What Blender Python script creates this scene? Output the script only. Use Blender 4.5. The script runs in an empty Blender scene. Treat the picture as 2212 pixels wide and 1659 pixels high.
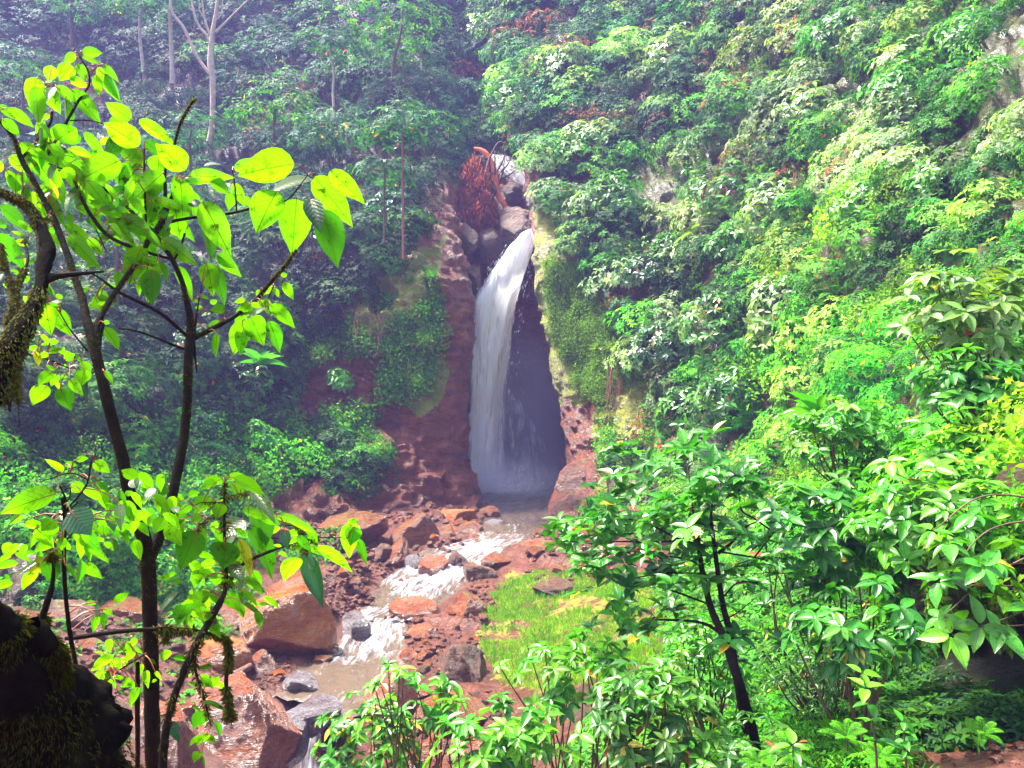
import bpy, math
import numpy as np
from mathutils import Vector
SC = bpy.context.scene
COL = SC.collection
R_ = math.radians

# ---------------------------------------------------------------- camera
F = 1841.0                                  # focal length in units of a 2212-wide picture
cam_d = bpy.data.cameras.new('camera'); cam = bpy.data.objects.new('camera', cam_d); COL.objects.link(cam)
cam_d.sensor_width = 36; cam_d.lens = 36 * F / 2212; cam_d.clip_start = .05; cam_d.clip_end = 600
cam.location = (0, 0, 0); cam.rotation_euler = (R_(90), 0, 0)
SC.camera = cam
# ---------------------------------------------------------------- light
SUN_EL, SUN_AZ = R_(63), R_(-68)            # azimuth from +Y (view direction), negative = left
w = bpy.data.worlds.new('World'); SC.world = w; w.use_nodes = True
wt = w.node_tree; bg = wt.nodes['Background']
sky = wt.nodes.new('ShaderNodeTexSky'); sky.sky_type = 'NISHITA'; sky.sun_disc = False
sky.sun_elevation = SUN_EL; sky.sun_rotation = SUN_AZ; sky.air_density = 1.6; sky.dust_density = 4.0; sky.ozone_density = 1.0
wt.links.new(sky.outputs[0], bg.inputs[0]); bg.inputs[1].default_value = .115
sl = bpy.data.lights.new('sun', 'SUN'); sl.energy = 4.3; sl.angle = R_(9); sl.color = (1, .95, .86)
so = bpy.data.objects.new('sun', sl); COL.objects.link(so)
sd = Vector((math.sin(SUN_AZ) * math.cos(SUN_EL), math.cos(SUN_AZ) * math.cos(SUN_EL), math.sin(SUN_EL)))
so.rotation_euler = sd.to_track_quat('Z', 'Y').to_euler(); so.location = sd * 100
SC.view_settings.view_transform = 'Standard'; SC.view_settings.look = 'None'
SC.view_settings.exposure = 2.28; SC.view_settings.gamma = 1
cy = SC.cycles
cy.max_bounces = 6; cy.diffuse_bounces = 3; cy.glossy_bounces = 2; cy.transmission_bounces = 4
cy.transparent_max_bounces = 10; cy.volume_bounces = 1; cy.use_denoising = True
cy.sample_clamp_indirect = 6; cy.caustics_reflective = False; cy.caustics_refractive = False
cy.volume_step_rate = 1.0; cy.volume_max_steps = 96

# ---------------------------------------------------------------- numpy helpers
rng = np.random.default_rng(7)
def nz(v): return v / np.maximum(np.linalg.norm(v, axis=-1, keepdims=True), 1e-9)
def P(u, v, d):
    u, v, d = np.broadcast_arrays(np.asarray(u, float), np.asarray(v, float), np.asarray(d, float))
    return np.stack([(u - 1106) / F * d, d, (829.5 - v) / F * d], -1)
def UV(p):
    d = np.maximum(p[..., 1], .1)
    return 1106 + p[..., 0] / d * F, 829.5 - p[..., 2] / d * F
def _h(i, j, k):
    n = (i * 374761393 + j * 668265263 + k * 1440662683).astype(np.uint32)
    n = (n ^ (n >> 13)) * np.uint32(1274126177); n = n ^ (n >> 16)
    return n.astype(np.float64) / 4294967295.0
def vn(p):
    p = np.asarray(p, float)
    if p.ndim == 1: return float(vn(p[None])[0])
    i = np.floor(p).astype(np.int64); f = p - i; f = f * f * (3 - 2 * f)
    x, y, z = i[..., 0], i[..., 1], i[..., 2]; r = 0
    for a in (0, 1):
        for b in (0, 1):
            for c in (0, 1):
                wgt = (f[..., 0] if a else 1 - f[..., 0]) * (f[..., 1] if b else 1 - f[..., 1]) * (f[..., 2] if c else 1 - f[..., 2])
                r = r + wgt * _h(x + a, y + b, z + c)
    return r * 2 - 1
def fbm(p, o=4, g=.5):
    r = 0; a = 1.0; s = 0
    for k in range(o): r = r + a * vn(p * 2.03 ** k + 17.3 * k); s += a; a *= g
    return r / s
def crm(C, n):
    """Catmull-Rom resample of C (k, m) along axis 0 to n rows."""
    C = np.asarray(C, float); k = len(C); t = np.linspace(0, k - 1, n); i = np.clip(t.astype(int), 0, k - 2); f = (t - i)
    f = f.reshape((-1,) + (1,) * (C.ndim - 1))
    E = np.concatenate([2 * C[:1] - C[1:2], C, 2 * C[-1:] - C[-2:-1]])
    a, b, c, d = E[i], E[i + 1], E[i + 2], E[i + 3]
    return .5 * (2 * b + (c - a) * f + (2 * a - 5 * b + 4 * c - d) * f ** 2 + (3 * b - a - 3 * c + d) * f ** 3)

def tagobj(o, label=None, cat=None, group=None, kind=None):
    if label: o['label'] = label
    if cat: o['category'] = cat
    if group: o['group'] = group
    if kind: o['kind'] = kind
    return o
def empty(name, loc, *t, **k):
    o = bpy.data.objects.new(name, None); COL.objects.link(o); o.location = loc; o.empty_display_size = .2
    return tagobj(o, *t, **k)
def mesh(name, V, Fc, mat, col=None, uv=None, smooth=False, parent=None, loc=None, mi=None):
    """V (n,3); Fc list of face arrays (m,3)/(m,4). Vertices are world; with a parent they are made relative to it."""
    V = np.asarray(V, float)
    if not isinstance(Fc, (list, tuple)): Fc = [Fc]
    org = np.array(parent.location if parent is not None else (loc if loc is not None else (0, 0, 0)), float)
    me = bpy.data.meshes.new(name); V = V - org
    me.vertices.add(len(V)); me.vertices.foreach_set('co', V.astype(np.float32).ravel())
    li = np.concatenate([f.ravel() for f in Fc]).astype(np.int32)
    tot = np.concatenate([np.full(len(f), f.shape[1]) for f in Fc]).astype(np.int32)
    st = np.concatenate([[0], np.cumsum(tot)[:-1]]).astype(np.int32)
    me.loops.add(len(li)); me.loops.foreach_set('vertex_index', li)
    me.polygons.add(len(tot)); me.polygons.foreach_set('loop_start', st)
    try: me.polygons.foreach_set('loop_total', tot)
    except Exception: pass
    if smooth: me.polygons.foreach_set('use_smooth', np.ones(len(tot), bool))
    if mi is not None: me.polygons.foreach_set('material_index', np.asarray(mi, np.int32))
    if col is not None:
        a = me.color_attributes.new('col', 'FLOAT_COLOR', 'POINT')
        c = np.ones((len(V), 4), np.float32); c[:, :col.shape[1]] = col; a.data.foreach_set('color', c.ravel())
    if uv is not None:
        a = me.uv_layers.new(name='UVMap'); a.data.foreach_set('uv', uv[li].astype(np.float32).ravel())
    me.update(calc_edges=True)
    for m in (mat if isinstance(mat, (list, tuple)) else [mat]): me.materials.append(m)
    o = bpy.data.objects.new(name, me); COL.objects.link(o)
    if parent is not None: o.parent = parent
    else: o.location = org
    return o
def gridf(nr, nc, off=0):
    i = np.arange(nr - 1)[:, None] * nc + np.arange(nc - 1)[None]
    return (np.stack([i, i + 1, i + nc + 1, i + nc], -1).reshape(-1, 4)) + off

# ---------------------------------------------------------------- materials
class NT:
    def __init__(s, name):
        s.m = bpy.data.materials.new(name); s.m.use_nodes = True; s.t = s.m.node_tree
        s.b = s.t.nodes['Principled BSDF']; s.out = s.t.nodes['Material Output']
    def n(s, ty, ins=None, **k):
        x = s.t.nodes.new('ShaderNode' + ty)
        for a, b in k.items(): setattr(x, a, b)
        for a, b in (ins or {}).items():
            if hasattr(b, 'is_output'): s.t.links.new(b, x.inputs[a])
            else: x.inputs[a].default_value = b
        return x
    def noise(s, sc, det=5, rough=.6, vec=None, st=None, dist=0):
        if vec is None: vec = s.n('TexCoord').outputs['Object']
        if st: vec = s.n('Mapping', {'Vector': vec, 'Scale': st}).outputs[0]
        return s.n('TexNoise', {'Vector': vec, 'Scale': sc, 'Detail': det, 'Roughness': rough, 'Distortion': dist}).outputs['Fac']
    def ramp(s, fac, stops):
        r = s.n('ValToRGB', {'Fac': fac}); e = r.color_ramp.elements
        while len(e) < len(stops): e.new(.5)
        for x, (p, c) in zip(e, stops):
            x.position = p; x.color = (*c, 1) if len(c) == 3 else (c[0],) * 3 + (1,)
        return r.outputs[0]
    def mix(s, f, a, b, bt='MIX'):
        x = s.n('Mix', data_type='RGBA', blend_type=bt)
        for k, v in ((0, f), (6, a), (7, b)):
            if hasattr(v, 'is_output'): s.t.links.new(v, x.inputs[k])
            else: x.inputs[k].default_value = v if k == 0 else (*v, 1)
        return x.outputs[2]
    def math(s, op, a, b=0.0, clamp=False):
        x = s.n('Math', {0: a, 1: b}, operation=op, use_clamp=clamp); return x.outputs[0]
    def set(s, **k):
        for a, v in k.items():
            a = a.replace('_', ' ')
            if hasattr(v, 'is_output'): s.t.links.new(v, s.b.inputs[a])
            elif isinstance(v, tuple) and len(v) == 3: s.b.inputs[a].default_value = (*v, 1)
            else: s.b.inputs[a].default_value = v
    def bump(s, h, st=.5, d=.05):
        s.t.links.new(s.n('Bump', {'Height': h, 'Strength': st, 'Distance': d}).outputs[0], s.b.inputs['Normal'])

def rock_mat(name, stops, wet=.35, moss=False, sc=1.0, attr=False, strata=(1, 1, 3)):
    g = NT(name); co = g.n('TexCoord').outputs['Object']
    n1 = g.noise(.55 * sc, 8, .65, co, strata, .6); c = g.ramp(n1, stops)
    n2 = g.noise(9 * sc, 5, .7, co, strata); c = g.mix(g.ramp(n2, [(.3, (.0,)), (.75, (1,))]), g.mix(1, c, (.45, .4, .42), 'MULTIPLY'), c)
    n3 = g.noise(3.1 * sc, 4, .6, co)
    if attr:
        a = g.n('Attribute', attribute_name='col')
        sp = g.n('SeparateColor', {0: a.outputs['Color']})
        # R: moss amount, G: dark soil amount, including shade painted in the hollow
        mo = g.ramp(g.noise(6 * sc, 4, .7, co), [(0, (.07, .10, .008)), (.45, (.26, .28, .012)), (.8, (.42, .4, .02))])
        f = g.math('ADD', sp.outputs[0], g.math('MULTIPLY', g.math('SUBTRACT', g.noise(.9 * sc, 7, .72, co), .5), 2.4))
        f = g.math('MULTIPLY', g.math('SUBTRACT', f, .5), 5, True)
        c = g.mix(f, c, mo)
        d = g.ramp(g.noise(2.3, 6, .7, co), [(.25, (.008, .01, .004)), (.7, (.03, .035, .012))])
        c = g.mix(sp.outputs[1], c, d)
    elif moss:
        ge = g.n('NewGeometry'); up = g.n('SeparateXYZ', {0: ge.outputs['Normal']}).outputs[2]
        f = g.math('MULTIPLY', g.math('SUBTRACT', g.math('ADD', g.math('MULTIPLY', up, .35), n3), .82), 7, True)
        c = g.mix(f, c, (.13, .16, .015))
    g.set(Base_Color=c, Roughness=g.ramp(n3, [(.3, (wet * .6,)), (.75, (min(1, wet + .28),))]), Specular_IOR_Level=.75)
    h = g.math('ADD', g.math('MULTIPLY', n1, 2), g.math('ADD', n2, g.math('MULTIPLY', n3, 1.2)))
    g.bump(h, 1.0, .24 / sc ** .5)
    return g.m
M = {}
M['cliff'] = rock_mat('red_cliff_rock', [(.25, (.07, .018, .01)), (.42, (.26, .065, .025)), (.55, (.42, .12, .05)), (.68, (.5, .18, .08)), (.82, (.22, .07, .05))], .35, attr=True, sc=1.2)
M['ground'] = rock_mat('red_earth', [(.25, (.06, .018, .01)), (.42, (.17, .05, .022)), (.58, (.32, .1, .05)), (.7, (.4, .17, .11)), (.85, (.16, .06, .045))], .35, attr=True, sc=2.5, strata=(1, 1, 1))
M['orange'] = rock_mat('orange_boulder_rock', [(.25, (.36, .06, .008)), (.42, (.64, .15, .012)), (.55, (.72, .24, .035)), (.66, (.66, .3, .18)), (.8, (.42, .1, .03))], .22, sc=1.6)
M['pinkrock'] = rock_mat('pink_wet_rock', [(.25, (.26, .055, .02)), (.42, (.5, .14, .05)), (.55, (.6, .24, .13)), (.7, (.6, .36, .3)), (.85, (.42, .11, .04))], .12, sc=1.6)
M['brown'] = rock_mat('brown_boulder_rock', [(.25, (.15, .035, .01)), (.45, (.36, .09, .022)), (.6, (.48, .15, .05)), (.78, (.25, .08, .04))], .3, moss=True, sc=1.8)
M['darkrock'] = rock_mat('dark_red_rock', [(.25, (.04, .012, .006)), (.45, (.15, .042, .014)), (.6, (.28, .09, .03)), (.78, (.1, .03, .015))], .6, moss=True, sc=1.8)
M['grey'] = rock_mat('grey_wet_rock', [(.25, (.12, .08, .08)), (.45, (.28, .22, .22)), (.6, (.42, .4, .42)), (.78, (.32, .2, .17))], .15, sc=2)

def leaf_mat(name, tl=.45, rough=.35, veins=False, tint=(1.3, 1.5, .35), spec=.5, coat=0.0):
    g = NT(name); a = g.n('Attribute', attribute_name='col').outputs['Color']
    c = a
    if veins:
        uv = g.n('UVMap').outputs[0]; s = g.n('SeparateXYZ', {0: uv})
        v = g.math('ABSOLUTE', g.math('SUBTRACT', s.outputs[1], .5))
        ph = g.math('SUBTRACT', g.math('MULTIPLY', s.outputs[0], 8.0), g.math('MULTIPLY', v, 5.0))
        sv = g.math('ABSOLUTE', g.math('SUBTRACT', g.math('FRACT', ph), .5))
        l1 = g.math('LESS_THAN', sv, .05); l2 = g.math('LESS_THAN', v, .018)
        ln = g.math('MAXIMUM', g.math('MULTIPLY', l1, .55), l2)
        blot = g.ramp(g.noise(26, 4, .7), [(.335, (.22, .13, .03)), (.375, (.6, .6, .35)), (.47, (1, 1, 1))])
        c = g.mix(1, c, blot, 'MULTIPLY')
        c = g.mix(g.math('MULTIPLY', ln, .8), c, (.03, .07, .004))
        g.bump(g.math('ADD', sv, g.noise(60, 3)), .35, .003)
    g.set(Base_Color=c, Roughness=rough, Specular_IOR_Level=spec)
    if coat: g.set(Coat_Weight=coat, Coat_Roughness=.12)
    tr = g.n('BsdfTranslucent', {'Color': g.mix(1, g.mix(1, c, tint, 'MULTIPLY'), (.85, .85, .85), 'DARKEN')})
    mx = g.n('MixShader', {0: tl, 1: g.b.outputs[0], 2: tr.outputs[0]})
    g.t.links.new(mx.outputs[0], g.out.inputs[0])
    return g.m
M['leaf'] = leaf_mat('leaf', .34, .6, spec=.14)
M['bushleaf'] = leaf_mat('veined_bush_leaf', .3, .3, True, (1.4, 1.5, .3), .5)
M['leafgloss'] = leaf_mat('glossy_leaf', .32, .32, spec=.5)
M['heroleaf'] = leaf_mat('veined_leaf', .55, .26, True, (1.55, 2.0, .2), .6)
M['moss'] = leaf_mat('moss', .3, .8, tint=(1.2, 1.2, .3), spec=.1)
g = NT('bark'); co = g.n('TexCoord').outputs['Object']
g.set(Specular_IOR_Level=.12, Base_Color=g.ramp(g.noise(22, 6, .7, co), [(.3, (.006, .004, .003)), (.58, (.022, .014, .009)), (.75, (.05, .04, .012)), (.88, (.1, .1, .02))]), Roughness=.8)
g.bump(g.noise(60, 5, .7, co), 1, .012); M['bark'] = g.m
g = NT('rotten_wood'); co = g.n('TexCoord').outputs['Object']
g.set(Specular_IOR_Level=.05, Base_Color=g.ramp(g.noise(9, 7, .75, co), [(.35, (.003, .002, .002)), (.55, (.010, .007, .004)), (.7, (.028, .026, .006)), (.82, (.05, .03, .008))]), Roughness=.95)
g.bump(g.noise(30, 6, .75, co), 1, .03); M['stump'] = g.m
g = NT('pale_bark'); g.set(Base_Color=g.ramp(g.noise(3, 5, .7), [(.3, (.25, .17, .13)), (.6, (.5, .38, .3)), (.8, (.62, .55, .5))]), Roughness=.8); M['palebark'] = g.m
g = NT('brown_bark'); g.set(Base_Color=g.ramp(g.noise(4, 5, .7), [(.3, (.05, .03, .02)), (.7, (.16, .09, .05))]), Roughness=.85); M['brownbark'] = g.m
g = NT('orange_dead_wood'); g.set(Base_Color=g.ramp(g.noise(4, 4), [(.3, (.5, .08, .02)), (.7, (.8, .2, .05))]), Roughness=.7); M['deadwood'] = g.m
g = NT('red_petiole'); g.set(Base_Color=(.3, .06, .02), Roughness=.4); M['petiole'] = g.m

# ---------------------------------------------------------------- ground and stream
# u, v, depth control points of the gorge floor
GP = [(600,1105,36),(500,1130,33),(700,1125,37.5),(830,1110,39.5),(930,1100,41.5),(1020,1090,43.5),(900,1080,44),(780,1085,42),(640,1060,40),
 (560,1180,31),(720,1190,34),(800,1230,32.2),(700,1290,28.5),(640,1260,29.5),(740,1330,27.3),(520,1290,27.5),(600,1420,25),(500,1400,24.3),
 (440,1440,22.5),(540,1500,22),(590,1480,22.6),(380,1330,25),(250,1260,26.5),(100,1240,26),(300,1400,21.5),(150,1400,20),(350,1560,18),(450,1640,18.4),(560,1659,18.5),
 (200,1560,15.5),(80,1600,12.5),(0,1450,16),(0,1250,24),(-200,1250,22),(-200,1500,13),(200,1700,12),(400,1760,14),(600,1800,16),(350,1140,30),(150,1120,30),(-100,1100,28),
 (1190,1130,40),(1250,1080,42),(1330,1060,42),(1180,1200,35.3),(1260,1180,35.5),(1100,1265,31.2),(1160,1250,30.8),(1250,1260,30),(1130,1330,28),(1240,1330,26),(1050,1330,28.2),
 (1150,1400,25),(1060,1400,25.5),(1060,1480,22.8),(1200,1460,22),(1340,1330,25),(1400,1240,29),(1360,1150,34),(1500,1180,30),(1450,1330,22),(950,1540,21),(1080,1560,20),(900,1640,18),
 (1000,1640,17.5),(1200,1560,18.5),(1300,1480,18),(1450,1450,16),(1150,1659,15.5),(1350,1620,13),(1600,1480,12.5),(1800,1350,14),(1600,1640,9.6),(1750,1590,9.2),(1950,1500,11),(1500,1720,9),
 (1900,1640,7.8),(2100,1640,8),(2212,1590,8.5),(2100,1440,16.5),(2300,1450,15),(2600,1500,7),(1900,1800,6),(1400,1900,7),(1650,1200,24),(1850,1150,19),(2100,1100,14.5),
 (900,1800,13.5),(760,1900,13.3),(800,1400,25.7),(900,1350,28.2),(760,1350,27.4)]
GX = [P(*g) for g in GP] + [np.array(q, float) for q in [(0,0,-1.7),(-4,0,-1.9),(4,0,-1.6),(-2,3,-3.2),(2,3,-3.0),(0,5,-4.2),(-4,5,-4.2),(3,5,-3.0),(0,8,-6.6),(-3,8,-6.2),(-10,0,-2.5),(10,0,-1),(-25,5,1),(-25,20,2),
 (25,10,3),(30,25,3),(0,-12,0),(-20,-10,1),(20,-10,1),(-30,40,2),(30,45,2),(0,62,-5.5),(-15,60,-3),(15,60,-3)]]
GX = np.array(GX)
def _k(r): return r * r * np.log(np.maximum(r, 1e-6))
n_ = len(GX); A = np.zeros((n_ + 3, n_ + 3)); dd = np.linalg.norm(GX[:, None, :2] - GX[None, :, :2], axis=-1) / 10
A[:n_, :n_] = _k(dd) + np.eye(n_) * .004; A[:n_, n_] = 1; A[:n_, n_ + 1:] = GX[:, :2] / 10; A[n_:, :n_] = A[:n_, n_:].T
wts = np.linalg.solve(A, np.r_[GX[:, 2], 0, 0, 0])
def tps(xy):
    out = np.empty(len(xy))
    for s in range(0, len(xy), 20000):
        q = xy[s:s + 20000]
        out[s:s + 20000] = _k(np.linalg.norm(q[:, None] - GX[None, :, :2], axis=-1) / 10) @ wts[:n_] + wts[n_] + q @ wts[n_ + 1:] / 10
    return out
# stream: u centre, v, level z, half width in picture units, foam
ST = [(1112,1045,-6.5,118,1),(1114,1062,-6.5,108,.85),(1118,1085,-6.5,95,.5),(1120,1115,-6.5,80,.45),(1112,1145,-6.55,72,.6),(1085,1163,-6.62,68,.8),(1030,1182,-6.85,78,1),
 (985,1200,-6.98,85,.9),(955,1222,-7.2,92,1),(930,1245,-7.4,98,1),(905,1268,-7.5,92,.95),(885,1292,-7.56,84,.78),(850,1318,-7.62,78,.8),(815,1338,-7.7,72,.9),(812,1358,-7.85,68,1),(806,1382,-7.97,68,.95),
 (792,1410,-8.0,90,.85),(765,1440,-8.0,120,.62),(748,1475,-8.03,140,.38),(715,1510,-8.06,115,.5),(695,1532,-8.15,78,.7),(680,1600,-8.9,62,1),(672,1685,-9.7,60,1),(660,1760,-9.9,80,.9),(640,1860,-10.1,100,.6)]
S_ = []
for (u, v, z, hw, fo) in ST:
    d = -z * F / (v - 829.5); S_.append([(u - 1106) / F * d, d, z, hw / F * d, fo])
S_.insert(0, [S_[0][0], 58, -6.5, 5, .1])
S_ = np.array(S_); SR = crm(S_, 420)
SR[:, 2] = np.minimum.accumulate(SR[:, 2]); SR[:, 4] = np.clip(SR[:, 4], 0, 1)
def carve(xy, z):
    for s in range(0, len(xy), 20000):
        q = xy[s:s + 20000]; D = np.linalg.norm(q[:, None] - SR[None, :, :2], axis=-1); i = D.argmin(1); r = D[np.arange(len(q)), i] / SR[i, 3]
        lv = SR[i, 2]; zz = z[s:s + 20000]
        bed = lv - .5 + .62 * np.clip((r - .62) / .45, 0, 1)
        t = np.clip((r - 1.05) / .7, 0, 1); t = t * t * (3 - 2 * t)
        z[s:s + 20000] = np.where(r < 1.05, bed, bed * (1 - t) + np.maximum(zz, lv + .1) * t)
    return z
def ground_z(xy):
    xy = np.asarray(xy, float); return carve(xy, tps(xy))
xs = np.arange(-42, 42, .22); ys = np.arange(-12, 62, .22); gx, gy = np.meshgrid(xs, ys); xy = np.stack([gx.ravel(), gy.ravel()], -1)
gz = tps(xy)
p3 = np.c_[xy, gz]
gz = gz + .22 * fbm(p3 * .8, 4) * np.clip(xy[:, 1] / 6, .1, 1); gz = carve(xy, gz)
p3 = np.c_[xy, gz]; gz = gz + .1 * np.abs(fbm(p3 * [2.2, 2.2, 1], 4)) - .02
p3 = np.c_[xy, gz]; uu, vv = UV(p3)
def inpoly(u, v, poly):
    c = np.zeros(np.shape(u), bool); n = len(poly)
    for i in range(n):
        x1, y1 = poly[i]; x2, y2 = poly[i - 1]
        c ^= ((y1 > v) != (y2 > v)) & (u < (x2 - x1) * (v - y1) / (y2 - y1 + 1e-9) + x1)
    return c
MOUND = [(1050,1300),(1110,1235),(1200,1225),(1300,1260),(1400,1240),(1560,1200),(1560,1420),(1400,1440),(1200,1500),(1090,1480),(1030,1400)]
LBANK = [(560,1010),(700,940),(820,960),(850,1000),(790,1050),(700,1080),(600,1080)]
dn = np.linalg.norm(xy[:, None, :] - SR[None, ::6, :2], axis=-1).min(1)
uu = uu + 40 * fbm(p3 * .8, 3); vv = vv + 30 * fbm(p3 * .8 + 9, 3)
gm = np.where(inpoly(uu, vv, MOUND) & (xy[:, 1] > 8), .62, .12); gm = np.where(dn < 1.2 , -.3, gm)
soil_shade = np.clip(np.where((xy[:, 0] > 1.2) & (xy[:, 1] < 20) & ~inpoly(uu, vv, [(1900,1570),(2400,1570),(2400,1700),(1900,1700)]), np.where((uu > 1900) & (vv < 1570), 1.0, .6), 0), 0, 1)  # full amount in the hollow paints its shade into the ground colour
mesh('ground', p3, gridf(len(ys), len(xs)), M['ground'], col=np.stack([gm, soil_shade, soil_shade * 0], -1), smooth=True)['kind'] = 'structure'
GZ = lambda x, y: float(ground_z([[x, y]])[0])

# water surface
nt = 70; T = np.linspace(-1.25, 1.25, nt); SR2 = crm(S_, 900); SR2[:, 2] = np.minimum.accumulate(SR2[:, 2])
tg = nz(np.gradient(SR2[:, :2], axis=0)); k_ = np.ones(25) / 25
tg = nz(np.stack([np.convolve(np.pad(tg[:, i], 12, 'edge'), k_, 'valid') for i in (0, 1)], -1)); sn = np.stack([-tg[:, 1], tg[:, 0]], -1)
W = SR2[:, None, :2] + sn[:, None] * (T[None, :, None] * SR2[:, None, 3:4])
lv = np.repeat(SR2[:, 2:3], nt, 1); foam = np.clip(np.repeat(SR2[:, 4:5], nt, 1), 0, 1); W3 = np.concatenate([W, lv[..., None]], -1)
arc = np.r_[0, np.cumsum(np.linalg.norm(np.diff(SR2[:, :2], axis=0), axis=1))]
fl = np.stack([T[None] * SR2[:, 3:4] * 2.2, np.repeat(arc[:, None] * .9, nt, 1), lv * 0], -1)
tb = fbm(fl * 1.6, 4); rip = fbm(fl * 5 + 9, 3)
W3[..., 2] += foam * (.16 * tb + .05 * rip) + .012 * rip
fm = np.clip(foam * 1.45 - .75 + .55 * tb + .25 * rip - .6 * np.abs(T[None]) ** 2.2, 0, 1)
g = NT('stream_water'); at = g.n('SeparateColor', {0: g.n('Attribute', attribute_name='col').outputs['Color']}).outputs[0]
uvn = g.n('UVMap').outputs[0]
st = g.n('TexNoise', {'Vector': g.n('Mapping', {'Vector': uvn, 'Scale': (2.6, .75, 1)}).outputs[0], 'Scale': 1.6, 'Detail': 7, 'Roughness': .68}).outputs['Fac']
ff = g.math('MULTIPLY', g.math('SUBTRACT', g.math('ADD', at, g.math('MULTIPLY', g.math('SUBTRACT', st, .5), 2.4)), .28), 1.5, True)
wc = g.mix(g.noise(.5), (.075, .055, .035), (.13, .09, .065))
fc = g.ramp(st, [(.3, (.14, .13, .17)), (.48, (.3, .31, .38)), (.66, (.55, .56, .62))])
g.set(Base_Color=g.mix(ff, wc, fc), Roughness=g.ramp(ff, [(0, (.09,)), (1, (.7,))]), Specular_IOR_Level=.7)
g.bump(g.math('ADD', st, g.math('MULTIPLY', g.noise(7, 4), .5)), .3, .09); M['water'] = g.m
uvw = np.stack([fl[..., 0], fl[..., 1]], -1).reshape(-1, 2)
mesh('water', W3.reshape(-1, 3), gridf(900, nt), M['water'], col=np.repeat(fm.reshape(-1, 1), 3, 1), uv=uvw, smooth=True)['kind'] = 'structure'

# ---------------------------------------------------------------- cliffs
RV = [1520,1190,1100,1000,880,760,640,520,400,200,0,-350]
LEFT = [([1090]*7+[1060,1010,980,970],[57.5,57.5,57.5,57.5,57.5,57.5,58,61,68,78,92]),
 ([1022,1020,996,996,1008,1008,990,985,950,910,890],[55.5,55.5,55.5,55.5,55.5,55.5,56,60,67,77,91]),
 ([1040,1033,1003,1001,1017,1014,985,960,900,870,850],[44,44.5,46,47,47,47.5,49,53,62,74,90]),
 ([960,950,930,925,930,925,900,860,800,780,750],[42,42.5,44,45,45.5,46,48,54,64,75,90]),
 ([850,840,830,830,830,820,800,770,700,680,650],[40,41,43,44.5,45,46,48,55,66,77,90]),
 ([740,730,720,710,710,700,680,650,600,560,540],[37,39,42,44,45.5,47,49,56,67,78,90]),
 ([640,630,620,610,600,600,590,560,500,460,430],[34,36,40,43,45,47,50,57,68,79,91]),
 ([520,510,500,490,480,475,470,450,430,400,350],[31,34,37,39,41,44,49,56,68,79,91]),
 ([330]*5+[325,320,315,310,305,300],[28,31,33,35,38,42,48,56,67,78,90]),
 ([100]*11,[25,28,30,32,35,40,46,54,65,76,88]),
 ([-200]*11,[22,24,26,28,31,36,42,50,60,70,80]),
 ([-700]*11,[18,20,22,24,26,30,36,42,50,60,70])]
RIGHT = [([1080]*11,[57.5,57.5,57.5,57.5,57.5,57.5,58,62,69,79,93]),([1205,1205,1225,1215,1190,1172,1160,1140,1090,1050,1020],[55.5,55.5,55.5,55.5,55.5,55.5,56,60,67,76,91]),
 ([1195,1185,1232,1215,1192,1172,1160,1152,1130,1100,1070],[42,44,47,48,48,48.5,49.5,52,60,70,84]),
 ([1290,1290,1300,1290,1280,1260,1250,1240,1220,1200,1180],[38,40,43,44.5,45.5,46.5,48,51,58,67,80]),
 ([1400]*11,[34,37,40,41.5,43,44,46,49,55,63,75]),([1520]*11,[30,33,36,38,39.5,41,43,46,51,58,68]),
 ([1680]*11,[24,27,30,32,34,35.5,38,40,45,50,60]),([1860]*11,[18,20,23,25,27,29,31,33,37,42,50]),
 ([2080]*11,[10.5,14.5,16.5,18,20,22,24,26,29,33,40]),([2450]*11,[8,9.5,12,13,14.5,16,17,18.5,21,24,30]),
 ([3100]*11,[7,7.5,8,9,10,11,12,13,15,17,22])]
BACKR = [540,500,440,400,340,250,150,0,-350]; BD = [56.5,55.6,58,60.5,63.5,70,78,88,105]
BACK = [([u]*9, [d + .004 * abs(u - 1100) for d in BD]) for u in (500,700,850,1000,1100,1200,1350,1600)]
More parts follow.
